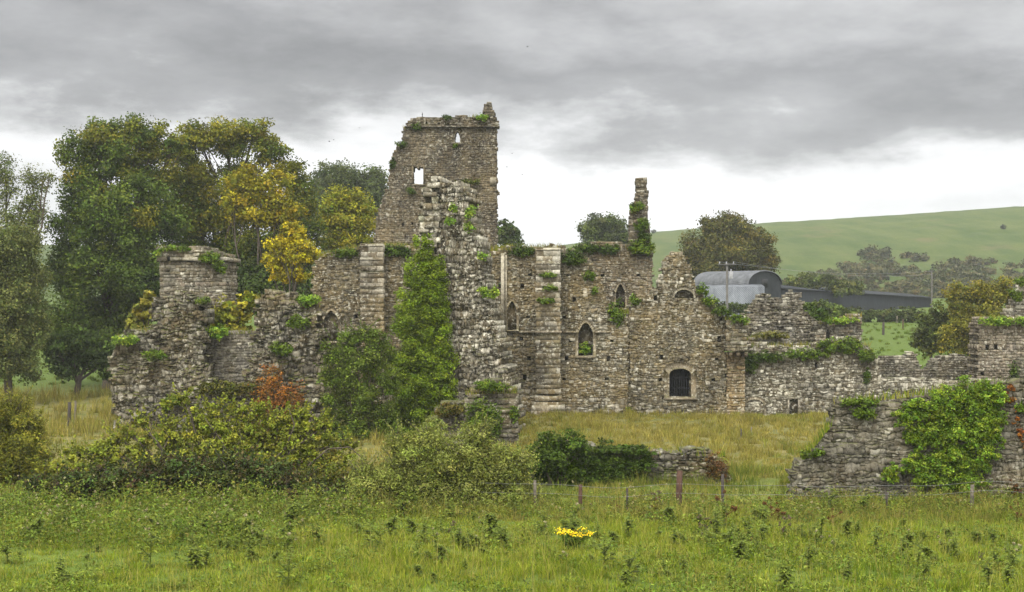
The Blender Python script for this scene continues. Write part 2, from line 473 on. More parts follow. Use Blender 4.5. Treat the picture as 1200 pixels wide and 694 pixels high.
def shrub(name, label, cat, bpx, Y, bl, pal, leaf=.12, cover=1.0, clump=.28, group=None, mat='leaf', stems=True, z0=None, sub=6, tips=0, **kw):
    x = PX(bpx, Y); z = gz(x, Y) if z0 is None else z0
    t = thing(name, (x, Y, z), label, cat, group)
    blobs = pxblobs(bl, Y); mb = MB(); cents = foliage(mb, blobs, pal, leaf, cover, clump, sub=sub, **kw)
    sb = MB()
    for k in range(tips):                      # stray shoots standing out of the outline
        c, r = blobs[rnd.randrange(len(blobs))]; a = rnd.uniform(-1.25, 1.25); q = rnd.uniform(.75, 1.0); yy = rnd.uniform(-.7, .3)
        s0 = Vector((c[0] + math.sin(a)*r[0]*q, c[1] + yy*r[1], c[2] + math.cos(a)*r[2]*q)); L = rnd.uniform(.25, .75) * (.5 + .5*Y/58)
        s1 = s0 + Vector((math.sin(a)*.7 + rnd.uniform(-.4,.4), rnd.uniform(-.4,.4), rnd.uniform(.5, 1.0))).normalized() * L
        if stems: sb.tube([s0 - (s1-s0)*.6, s0, s1], [.012, .009, .004], 4, (.1,.08,.05))
        n = 26; tt = rng.random(n); p = np.array(s0) + (np.array(s1)-np.array(s0))*tt[:,None] + rng.normal(size=(n,3))*.055*(1.1-tt[:,None])
        mb.leaves(p, rng.normal(size=(n,3)) + [0,0,.5], leaf*rng.uniform(.6,1.1,n), vjit(pal, n, .15), kw.get('asp', .62))
    if tips and stems: sb.build('shoot', M['bark'], t)
    mb.build('foliage', M[mat], t)
    if stems:
        tb = MB()
        for (c, r), ce in zip(blobs, cents):
            s = Vector((x * .6 + c[0] * .4, c[1], z - .1))
            lp = limb(tb, s, c, .05, .02, .12, 4, 5)
            for q in ce[:6]: limb(tb, lp[rnd.randint(2, 4)], q, .018, .008, .1, 3, 4)
        tb.build('stem', M['bark'], t)
    return t

IVY = [(.065,.105,.016),(.085,.13,.020),(.05,.08,.014),(.115,.155,.025),(.075,.11,.02)]
IVYL = [(0.131,0.217,0.032),(0.174,0.261,0.043),(0.102,0.174,0.029),(0.217,0.275,0.051),(0.087,0.145,0.026)]
IVYD = [(.04,.065,.014),(.05,.08,.017),(.065,.095,.02),(.03,.05,.012)]
def clump(px, py, rx, ry, Y, label, pal=IVY, leaf=.13, cover=1.0, depth=.5, name='ivy_clump', cat='ivy', group='ivy clumps rooted in the ruins', parts=None):
    mb = MB()
    bl = [(px, py, rx, ry)]
    m = max(2, int(rx / ry * 1.6))
    for k in range(m):
        bl.append((px + ((k + .5) / m * 2 - 1) * rx * .95, py + rnd.uniform(-.3, .6) * ry, rx / m * 1.35, ry * rnd.uniform(.5, .9)))
    foliage(mb, pxblobs(bl, Y, depth), pal, leaf * .5, cover * 1.1, .10, per=16, shell=.2)
    o = mb.build(name, M['ivy']); tag(o, label, cat, group)
    return o
# ================================================================== THE RUINS
def base(px, Y): return (PX(px, Y), Y, gz(PX(px, Y), Y))
def smask(x0, x1, a, b):        # extra pale stones inside a pixel box
    return lambda px, py: b if (x0[0] < px < x0[1] and x1[0] < py < x1[1]) else a

# ---- tall tower
YT = 122
t = thing('ruined_tower', base(512, YT), 'tallest ruined stone tower with two see-through windows and a broken stair turret', 'tower')
slit = arch(536.2, 2.9, 154, 168, 5); win = [(484.5, 216), (484.5, 197), (487, 195.5), (490, 198), (493, 195.5), (496, 197), (496, 216)]
loop = [(471, 262), (471, 267), (473.5, 267), (473.5, 262)]; lp2 = [(482, 260), (482, 262.5), (484.5, 262.5), (484.5, 260)]
mb = MB()
masonry(mb, [(434,480),(436,300),(438,278),(441,255),(447,236),(452,222),(456,219),(455,212),(456,200),(458,190),(460,181),(464,171),(472,168),(472,150),(476,148.6),(582,148.6),(582,480)],
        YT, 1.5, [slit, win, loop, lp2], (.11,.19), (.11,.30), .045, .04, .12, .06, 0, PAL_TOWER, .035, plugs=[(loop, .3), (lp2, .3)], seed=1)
mb.box(PX(581, YT) - .9, PX(581.6, YT), YT + 1.4, YT + 6.5, 0, PZ(150, YT), (.13,.12,.10))
mb.box(PX(455, YT), PX(455, YT) + .9, YT + 1.4, YT + 6.0, 0, PZ(236, YT), (.13,.12,.10))
tw = mb.build('tower_wall', M['tower'], t)
mb = MB()
masonry(mb, [(475,148.4),(476,145),(482,139),(500,136.5),(520,138),(532,136),(545,135.5),(556,137),(567,136),(582,140),(584.5,143),(584.5,148.4)],
        YT - .22, 1.8, [[(513,143.5),(513,146),(515.5,146),(515.5,143.5)],[(560,143.5),(560,146),(562,146),(562,143.5)],[(499,144),(499,146),(501,146),(501,144)]], (.11,.2), (.14,.34), .07, .05, .18, .09, 0, PAL_TOWER, .25, seed=2)
mb.box(PX(474.5, YT), PX(585, YT), YT - .30, YT + 1.4, PZ(149.4, YT), PZ(148.3, YT), (.12,.11,.095))
pa = mb.build('parapet', M['tower'], t)
mb = MB()
masonry(mb, [(562,140),(564,135),(567,133),(566.5,126),(569,122),(573,119.5),(576.5,121),(578,127),(580,135),(582,140)], YT - .1, 1.2, (), (.14,.24), (.16,.4), .08, .05, .08, .1, 0, PAL_TOWER, .05, seed=3)
mb.build('stair_turret', M['tower'], pa)
mb = MB(); ring(mb, 536.2, 2.9, 154, 168, 5, 1.6, YT, YT - .06, YT + .5, (.16,.14,.11)); mb.build('window_surround', M['tower'], t)
mb = MB()
for (a, b) in (((482.8,194),(484.4,216)), ((496.1,194),(497.7,216))):
    mb.box(PX(a[0],YT), PX(b[0],YT), YT-.07, YT+.6, PZ(216,YT), PZ(195,YT), (.14,.12,.095))
mb.box(PX(482.5,YT), PX(498,YT), YT-.12, YT+.9, PZ(217.8,YT), PZ(216.1,YT), (.14,.125,.1))
mb.build('window_surround', M['tower'], t)
mb = MB(); mb.box(PX(574,YT), PX(581.5,YT), YT-.10, YT+.3, PZ(217,YT), PZ(208,YT), (.30,.29,.26)); mb.build('quoin_block', M['tower'], tw)
mb = MB(); mb.box(PX(582,YT), PX(585.5,YT), YT+.3, YT+.9, PZ(228,YT), PZ(224.5,YT), (.13,.12,.1)); mb.build('corbel', M['tower'], tw)
mb = MB(); mb.tube([P(495,138,YT+.7), P(495,132,YT+.7)], [.035,.025], 5); mb.box(PX(494.2,YT+.7), PX(495.8,YT+.7), YT+.66, YT+.74, PZ(133.2,YT), PZ(132.6,YT)); mb.build('mast', M['iron'], pa)

# ---- long nave wall
YN = 100
def putlogs(l): return [[(x-2.1, y-2.1), (x-2.1, y+2.2), (x+2.2, y+2.2), (x+2.2, y-2.1)] for x, y in l]
t = thing('nave_wall', base(560, YN), 'long nave wall of the abbey with two stepped buttresses and pointed lancets', 'ruined wall')
pl = putlogs([(612,336),(621,323),(619,372),(611,397),(620,420),(615,443),(666,323),(673,350),(661,372),(669,400),(664,420),(661,444),(455,317),(453,372),(717,400),(713,420),(711,445),(586,336),(417,370),(700,323),(588,437)])
l1 = arch(600, 5.2, 353, 387, 10); l2 = arch(388, 8.5, 364, 400, 11); l3 = arch(686.3, 8.6, 378, 417, 12)
def wn(px, py):
    b = .07
    if py > 455: b = .22
    if 660 < px < 735 and py > 405: b = .20
    if 690 < px < 735 and 365 < py < 405: b = .45
    return b
mb = MB()
masonry(mb, [(366,492),(366,345),(367,312),(371,307),(372,301),(386,297),(394,293),(420,289),(450,288),(470,289),(484,287),(500,290),(540,291),(565,293),(585,293),(592,290),(598,287),(610,288),(622,290),(634,287.5),(650,287),(662,290),(676,293),(683,298),(690,305),(698,314),(703,330),(709,343),(713,358),(716,366),(736.6,366),(736.6,492)],
        YN, 1.25, pl + [l1, l2, l3], (.11,.20), (.12,.34), .05, .04, .14, .06, 0, PAL_STONE, wn, wave=.11, split=.25,
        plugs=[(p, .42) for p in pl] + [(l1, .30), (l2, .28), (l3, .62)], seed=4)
nw = mb.build('masonry', M['stone'], t)
for nm, a in (('lancet_surround', (600,5.2,353,387,10,2.8)), ('lancet_surround', (388,8.5,364,400,11,3.4)), ('window_surround', (686.3,8.6,378,417,12,3.4))):
    mb = MB(); ring(mb, *a[:5], a[5], YN, YN - .09, YN + .45, (.25,.22,.17)); mb.build(nm, M['stone'], t)
mb = MB()
for x0, x1 in ((590,628),(657,677),(697,716)): mb.box(PX(x0,YN), PX(x1,YN), YN-.14, YN+.2, PZ(390.4,YN), PZ(388,YN), (.22,.19,.145))
mb.build('string_course', M['stone'], nw)
mb = MB()                                              # pilaster strip
mb.box(PX(587,YN), PX(591.2,YN), YN-.28, YN+.3, PZ(388,YN), PZ(297,YN), (.30,.28,.24)); mb.box(PX(592,YN), PX(594,YN), YN-.16, YN+.3, PZ(388,YN), PZ(299,YN), (.27,.25,.21))
mb.build('pilaster', M['far'], nw)
def buttress(cx, hw, top, bot, full):
    mb = MB(); ap = dict(course=(.26,.42), length=(.35,.8), relief=.03, joint=.022, ragged=.05, pal=PAL_ASH, wave=.025, jit=.014, rnd_=.5, split=0.0)
    wht = lambda px, py: .6 if py < 352 else .06
    segs = [(top, top+16, .62), (top+16, top+31, .70), (top+31, top+47, .78), (top+47, top+64, .86)]
    sh = MB()
    for k, (a, b, d) in enumerate(segs):
        masonry(mb, [(cx-hw,b-.4),(cx-hw,a+1.2),(cx+hw,a+1.2),(cx+hw,b-.4)], YN-d, d+.1, white=wht, seed=20+k, **ap)
        i = mb.addv([(PX(cx-hw,YN),YN-d-.04,PZ(a+1.4,YN)),(PX(cx+hw,YN),YN-d-.04,PZ(a+1.4,YN)),(PX(cx+hw,YN),YN-.02,PZ(a-1.5,YN)),(PX(cx-hw,YN),YN-.02,PZ(a-1.5,YN)),
                     (PX(cx-hw,YN),YN-d-.04,PZ(a+2.4,YN)),(PX(cx+hw,YN),YN-d-.04,PZ(a+2.4,YN)),(PX(cx+hw,YN),YN-.02,PZ(a+2.4,YN)),(PX(cx-hw,YN),YN-.02,PZ(a+2.4,YN))])
        mb.quads(np.array([(0,1,2,3),(4,5,1,0),(5,6,2,1),(3,7,4,0),(7,6,5,4)]) + i, (.19,.18,.15))
    lo = 462 if full else bot
    ap.update(course=(.22,.36), length=(.25,.6), pal=PAL_STONE, relief=.02); masonry(mb, [(cx-hw,lo),(cx-hw,top+64),(cx+hw,top+64),(cx+hw,lo)], YN-.92, 1.0, white=.04, seed=31, **ap); ap.update(course=(.3,.42), pal=PAL_ASH)
    if full:
        mb.box(PX(cx-hw-.8,YN), PX(cx+hw+.8,YN), YN-1.06, YN, PZ(390.2,YN), PZ(387.6,YN), (.25,.22,.18))
        for k, (a, b, e, d) in enumerate(((462,470,1.0,1.02),(470,478,2.2,1.16),(478,493,5.2,1.42))):
            masonry(mb, [(cx-hw-e,b),(cx-hw-e,a),(cx+hw+e,a),(cx+hw+e,b)], YN-d, d+.1, white=.6 if k else .1, seed=40+k, **ap)
    return mb
buttress(642.5, 14.4, 291.5, 492, True).build('buttress', M['stone'], t)
buttress(436, 13.6, 287, 492, False).build('buttress', M['stone'], t)

# ---- gable with the grated opening
YG = 99.93
t = thing('gable_wall', base(795, YG), 'pointed gable wall with a black iron grille over its arched opening', 'ruined gable')
gate = arch(797, 12.6, 432, 466, 7, pointed=False); nich = arch(801.5, 11, 339.5, 349, 8, pointed=False)
pl = putlogs([(775,420),(774,446),(778,468),(840,421),(836,447),(843,398),(845,373),(768,350)])
def wg(px, py):
    b = .10
    if py < 372: b = .26
    if px > 812 and py < 400: b = .34
    if py > 470: b = .30
    if 770 < px < 790 and 360 < py < 375: b = .5
    return b
mb = MB()
masonry(mb, [(737,492),(737,366),(738,357),(746,352),(756,350),(764,345),(769,337),(773,330),(775,316),(779,305),(785,298),(792,295),(799,297),(805,304),(808,312),(812,325),(818,338),(826,349),(836,357),(846,367),(850.5,375),(850.5,492)],
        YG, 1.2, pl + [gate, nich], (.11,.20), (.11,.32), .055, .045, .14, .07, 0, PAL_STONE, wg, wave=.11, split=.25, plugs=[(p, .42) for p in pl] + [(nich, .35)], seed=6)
mb.build('masonry', M['stone'], t)
mb = MB(); ring(mb, 797, 12.6, 432, 466, 7, 6.5, YG, YG-.03, YG+.6, (.24,.21,.165), pointed=False, n=9); mb.build('arch_surround', M['stone'], t); gate_ring = t.children[-1] if False else bpy.data.objects['arch_surround']
mb = MB(); ring(mb, 801.5, 11, 339.5, 349, 8, 2.6, YG, YG-.07, YG+.4, (.25,.23,.19), pointed=False, sill=False); mb.build('niche_arch', M['stone'], t)
mb = MB()
for k in range(9):
    x = PX(797-11.2+2.8*k, YG); h = 7*(1-((k-4)/4.6)**2)**.5
    mb.tube([(x, YG+.42, PZ(466,YG)), (x, YG+.42, PZ(439.5-h,YG))], [.022,.022], 5)
for y in (443, 455): mb.box(PX(784.5,YG), PX(809.5,YG), YG+.40, YG+.44, PZ(y+.8,YG), PZ(y,YG))
mb.build('iron_grille', M['iron'], gate_ring)
mb = MB()                                              # the vault behind the grille, open to the front only
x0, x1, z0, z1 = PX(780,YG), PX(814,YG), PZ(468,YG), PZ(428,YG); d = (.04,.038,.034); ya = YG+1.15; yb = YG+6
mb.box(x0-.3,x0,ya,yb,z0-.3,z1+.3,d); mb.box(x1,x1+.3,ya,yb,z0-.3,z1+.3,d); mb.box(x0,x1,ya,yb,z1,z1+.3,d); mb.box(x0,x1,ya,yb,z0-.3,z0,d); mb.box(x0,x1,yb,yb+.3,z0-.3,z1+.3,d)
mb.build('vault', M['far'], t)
mb = MB()
masonry(mb, [(851,412),(851,374),(858,372),(868,377),(876,383),(876,412)], YG-.55, 1.5, (), (.16,.28), (.2,.5), .05, .045, .06, .03, 0, PAL_STONE, .12, seed=7)
for a in (853, 862, 871): mb.box(PX(a,YG), PX(a+4,YG), YG-.48, YG+.3, PZ(418,YG), PZ(412.4,YG), (.12,.1,.08))
mb.build('corbelled_bay', M['stone'], t)
mb = MB(); masonry(mb, [(851,492),(851,413),(873,413),(873,492)], YG+.12, 1.0, (), (.13,.24), (.16,.45), .05, .05, .03, .03, 0, [(.27,.20,.12),(.24,.19,.13),(.3,.24,.16)], .10, seed=8); mb.build('chimney_breast', M['stone'], t)

# ---- transept wall with lancet and the lone chimney
YR = 106
t = thing('transept_wall', base(718, YR), 'rear transept wall with one dark lancet and a tall ivy-grown chimney stub', 'ruined wall')
lan = arch(727, 5.3, 333, 361, 10)
pl = putlogs([(706,323),(748,323)])
mb = MB()
masonry(mb, [(664,492),(664,300),(668,295),(678,288),(690,285),(705,283),(722,284),(740,286),(755,287),(765,292),(765.5,350),(765.5,492)], YR, 1.1, pl+[lan], (.11,.19), (.12,.32), .04, .04, .12, .05, 0, PAL_TOWER + [(.22,.18,.13)], .06, plugs=[(p,.4) for p in pl]+[(lan,.5)], seed=9)
mb.build('masonry', M['stone'], t)
mb = MB(); ring(mb, 727, 5.3, 333, 361, 10, 2.6, YR, YR-.07, YR+.45, (.23,.2,.155)); mb.build('window_surround', M['stone'], t)
mb = MB()
masonry(mb, [(737.5,300),(738,268),(739,246),(741,239),(745.5,236),(745.6,208),(757.8,208),(758,222),(760,225),(758.5,232),(759.5,250),(761,268),(763,286),(764,300)], YR-.15, 1.25, (), (.13,.22), (.2,.5), .05, .04, .05, .03, 0, PAL_TOWER, .05, seed=10)
mb.build('chimney_stack', M['tower'], t)

# ---- tall jagged pier
YP = 88
t = thing('rubble_pier', base(548, YP), 'tall jagged rubble pier with torn edges standing before the tower', 'ruined pier')
mb = MB()
masonry(mb, [(487,540),(486,420),(488,330),(491,290),(489,265),(494,248),(496,232),(499,213),(505,208),(514,209),(524,211),(530,210),(538,216),(547,220),(552,228),(551,240),(556,252),(561,272),(566,292),(570,318),(575,342),(581,368),(586,392),(592,416),(598,440),(602,462),(604,500),(605,545)],
        YP, 3.2, (), (.15,.34), (.10,.24), .14, .08, .22, .32, .035, PAL_GREY, .15, yaw=-8, drop=.25, wave=.14, seed=11, jit=.04)
mb.build('rubble_core', M['pale'], t)
mb = MB()
masonry(mb, [(490,345),(493,300),(490,262),(494,246),(497,230),(499,215),(506,209),(514,212),(513,240),(515,262),(513,300),(512,345)], YP-.16, .5, (), (.20,.42), (.28,.6), .10, .05, .12, .12, .03, PAL_GREY+[(.19,.20,.16)], .18, yaw=-8, drop=.1, wave=.06, seed=12, jit=.03)
mb.build('stone_facing', M['pale'], t)

# ---- left gatehouse ruin
YL = 91
t = thing('ruined_gatehouse', base(250, YL), 'broken grey gatehouse with two rubble masses and a pale wall between', 'ruined gatehouse')
mb = MB()
masonry(mb, [(168,560),(150,540),(138,510),(134,484),(133,460),(128,437),(126,424),(130,408),(136,396),(148,389),(162,386),(176,384),(177,360),(181,348),(196,345),(214,343),(234,347),(240,353),(239,372),(241,392),(240,410),(245,430),(252,445),(262,470),(262,560)],
        YL, 2.6, (), (.13,.26), (.13,.34), .13, .07, .2, .42, .03, PAL_GREY, .15, drop=.3, wave=.17, seed=13, jit=.035)
mb.build('rubble_mass', M['grey'], t)
mb = MB()
masonry(mb, [(285,560),(283,470),(287,440),(293,412),(297,390),(299,372),(298,356),(303,346),(312,341),(328,340),(340,345),(350,351),(362,354),(375,358),(377,388),(379,420),(382,470),(386,560)],
        YL - .1, 2.6, (), (.13,.26), (.13,.34), .13, .07, .2, .42, .03, PAL_GREY, .13, drop=.3, wave=.17, seed=14, jit=.035)
mb.build('rubble_mass', M['grey'], t)
mb = MB()
masonry(mb, [(236,560),(236,392),(246,389),(262,391),(280,388),(305,386),(305,560)], YL + 1.1, 1.0, (), (.12,.2), (.14,.36), .03, .03, .1, .08, 0, PAL_FAR + [(.2,.19,.165)], .04, seed=15, wave=.07)
mb.build('cross_wall', M['far'], t)
mb = MB()
masonry(mb, [(190,560),(196,470),(215,456),(240,452),(290,450),(330,458),(370,462),(372,560)], YL - .75, 1.6, (), (.14,.26), (.14,.36), .14, .08, .25, .40, .05, PAL_GREY, .16, wave=.12, seed=16, jit=.035)
mb.build('fallen_rubble', M['grey'], t)
YU = 97
t = thing('square_turret', base(226, YU), 'square stone turret with a mossy top rising behind the gatehouse', 'turret')
mb = MB()
masonry(mb, [(187,492),(187,306),(264,306),(264.5,330),(265,492)], YU, 4.2, (), (.14,.25), (.18,.46), .04, .04, .05, .06, 0, PAL_GREY + [(.2,.175,.15)], .06, seed=17, wave=.07)
mb.build('turret_wall', M['far'], t)
mb = MB()
masonry(mb, [(184,306),(183,291),(187,288),(232,287),(239,289),(245,294),(258,297),(266,301),(267,306)], YU - .2, 4.5, [[(196,301),(196,304),(199,304),(199,301)],[(247,301),(247,304),(249.5,304),(249.5,301)]], (.16,.28), (.3,.7), .07, .05, .1, .06, 0, PAL_GREY, .18, seed=18)
mb.build('parapet', M['grey'], t)

# ---- small stubs in front
YS = 78
t = thing('wall_stub', base(577, YS), 'small square wall stub with ivy on its face below the tall pier', 'wall stub')
mb = MB()
masonry(mb, [(546,560),(545,482),(546,468),(551,456),(559,449),(572,447),(586,446),(597,451),(605,460),(608,474),(607,500),(609,560)], YS, 1.6, [[(591,465),(591,470),(596,470),(596,465)]], (.2,.34), (.3,.7), .10, .06, .1, .1, .02, PAL_GREY, .07, plugs=[([(591,465),(591,470),(596,470),(596,465)], .5)], seed=19, jit=.03)
mb.build('masonry', M['grey'], t)
t = thing('rubble_heap', base(530, YS), 'low mossy heap of pale rubble between the ivy column and wall stub', 'rubble heap')
mb = MB()
masonry(mb, [(505,560),(508,500),(512,482),(520,474),(534,470),(546,474),(548,560)], YS + .6, 1.6, (), (.2,.34), (.25,.6), .16, .09, .2, .25, .04, PAL_GREY, .30, seed=50, jit=.04)
mb.build('stone_pile', M['grey'], t)

# ---- lichened precinct wall and the ruins behind it
YW = 101.2
t = thing('lichened_wall', base(1010, YW), 'long low wall crusted with white lichen running right from the gable', 'precinct wall')
door = [(925,486),(925,468),(935,468),(935,486)]; hol = [(955,424),(955,430),(958,430),(958,424)]
def ww(px, py):
    b = .34 + .30 * max(0, n2(px * .02, py * .035, 2))
    if px > 1030 and py < 452: b = .75
    if 875 < px < 900 and 440 < py < 480: b = .7
    return b
mb = MB()
masonry(mb, [(870,492),(870,430),(872,414),(880,406),(893,402),(905,405),(930,407),(950,404),(965,398),(985,395),(1000,394),(1008,398),(1017,406),(1026,416),(1029,428),(1030,441),(1040,444),(1100,445),(1180,446),(1190,448),(1190,492)],
        YW, 1.0, [door, hol], (.11,.20), (.12,.34), .055, .05, .12, .08, 0, PAL_GREY, ww, wave=.11, split=.25, plugs=[(hol,.4),(door,.22)], seed=51)
mb.build('masonry', M['white'], t)
mb = MB(); mb.box(PX(923,YW), PX(925,YW), YW-.05, YW+.3, PZ(486,YW), PZ(466,YW), (.3,.28,.25)); mb.box(PX(935,YW), PX(937,YW), YW-.05, YW+.3, PZ(486,YW), PZ(466,YW), (.3,.28,.25)); mb.box(PX(922,YW), PX(938,YW), YW-.06, YW+.3, PZ(467.9,YW), PZ(465,YW), (.26,.25,.22))
mb.build('door_surround', M['white'], t)
mb = MB()
ring(mb, 884, 11, 468, 488, 8, 3, YW, YW-.05, YW+.3, (.3,.27,.22), pointed=False, sill=False); mb.build('blocked_arch', M['stone'], t)

YA = 108
t = thing('rear_ruin', base(912, YA), 'dark weathered rear wall fragment with two humps beside the gable', 'ruined wall')
mb = MB()
masonry(mb, [(862,492),(864,378),(872,368),(880,356),(888,348),(897,343),(905,346),(914,350),(922,345),(930,340),(937,343),(941,352),(946,364),(955,374),(962,382),(963,492)], YA, 1.2, (), (.12,.22), (.12,.34), .09, .06, .16, .14, 0, PAL_FAR, .14, drop=.3, wave=.09, seed=52)
mb.build('masonry', M['far'], t)
mb = MB()
masonry(mb, [(872,440),(873,400),(884,396),(900,394),(922,393),(926,399),(926,440)], YA - 3.4, 1.2, (), (.16,.26), (.2,.5), .07, .05, .1, .08, 0, PAL_FAR, .25, seed=53)
mb.build('low_return', M['far'], t)
t = thing('roofless_chamber', base(984, YA - 2), 'small roofless chamber with grass along its wall top and a dark niche', 'ruined chamber')
YC = 106; ni = arch(970.5, 2.4, 387, 398, 3)
mb = MB()
masonry(mb, [(958,492),(957,381),(965,378),(980,376),(992,373),(1000,370),(1008,368),(1010,378),(1010.5,492)], YC, 3.0, [ni], (.14,.24), (.16,.4), .06, .05, .1, .07, 0, PAL_FAR + [(.22,.19,.15)], .06, plugs=[(ni,.4)], seed=54)
mb.build('masonry', M['far'], t)
YB = 110
t = thing('broken_boundary_wall', base(1090, YB), 'dark gapped boundary wall with pale capstones before the yellowing thicket', 'boundary wall')
mb = MB()
masonry(mb, [(1024,492),(1025,424),(1035,416),(1048,417),(1058,417),(1063,413),(1072,413),(1076,420),(1079,432),(1088,432),(1091,420),(1100,418),(1112,417),(1122,414),(1134,417),(1150,416),(1150,492)], YB, .8, (), (.12,.2), (.13,.34), .06, .05, .12, .05, 0, PAL_FAR, lambda px, py: .4 if py < 424 else .06, seed=55)
mb.build('masonry', M['far'], t)
YK = 104.5
t = thing('ruined_lodge', base(1200, YK), 'square roofless stone lodge with a green grown wall top at the right edge', 'ruined building')
pl = putlogs([(1157,405),(1167,405),(1181,404),(1194,404),(1151,437)])
mb = MB()
masonry(mb, [(1144.5,492),(1145,440),(1146,400),(1147,384),(1149,372),(1154,371),(1165,375),(1180,375),(1330,374),(1330,492)], YK, 2.2, pl, (.12,.26), (.10,.26), .04, .045, .1, .05, .02, [(.21,.185,.155),(.18,.16,.135),(.24,.21,.18),(.15,.135,.115)], .06, plugs=[(p,.3) for p in pl], seed=56)
mb.build('front_wall', M['far'], t)
mb = MB()
masonry(mb, [(1176,380),(1178,366),(1184,362),(1187,352),(1193,346),(1195,336),(1203,331),(1215,326),(1330,318),(1330,380)], YK + 3, 1.0, (), (.16,.28), (.2,.5), .08, .06, .15, .12, 0, PAL_GREY, .35, drop=.2, seed=57)
mb.build('rear_gable', M['white'], t)
mb = MB()
masonry(mb, [(1190,492),(1190,424),(1196,420),(1330,418),(1330,492)], YK - 1.8, 1.0, (), (.16,.26), (.2,.5), .06, .05, .1, .08, 0, PAL_GREY, .1, seed=58)
mb.build('porch_wall', M['field'], t)

# ---- field walls in the foreground
YF = 57.6
t = thing('field_wall', base(1080, YF), 'grey field wall stepping down to the left at right foreground', 'field wall')
void = [(1176,583),(1176,577),(1184,574),(1196,575),(1200,581),(1200,586)]
mb = MB()
masonry(mb, [(921,612),(924,596),(926,572),(926,556),(931,547),(938,538),(947,531),(957,526),(962,518),(968,512),(974,498),(977,484),(975,473),(990,470),(1010,470),(1030,472),(1052,474),(1066,468),(1090,462),(1120,455),(1150,450),(1180,447),(1230,444),(1300,441),(1420,438),(1420,612)],
        YF, .9, [void], (.10,.20), (.11,.30), .05, .038, .09, .14, .02, [(.165,.155,.132),(.185,.175,.15),(.145,.135,.115),(.20,.19,.165)], .03, plugs=[(void,.5)], wave=.13, split=.3, seed=59, jit=.02)
mb.build('masonry', M['field'], t)
YJ = 62
t = thing('low_ruin_wall', base(740, YJ), 'low tumbled wall smothered in dark ivy in the middle of the grass', 'low wall')
mb = MB()
masonry(mb, [(616,595),(618,560),(624,538),(640,526),(662,523),(700,524),(742,525),(765,528),(782,530),(800,528),(812,525),(826,527),(840,533),(849,542),(854,552),(855,564),(852,578),(850,595)], YJ, 1.1, (), (.10,.19), (.12,.32), .08, .06, .12, .12, .04, PAL_GREY, .12, wave=.13, seed=60, jit=.025)
mb.build('masonry', M['grey'], t)

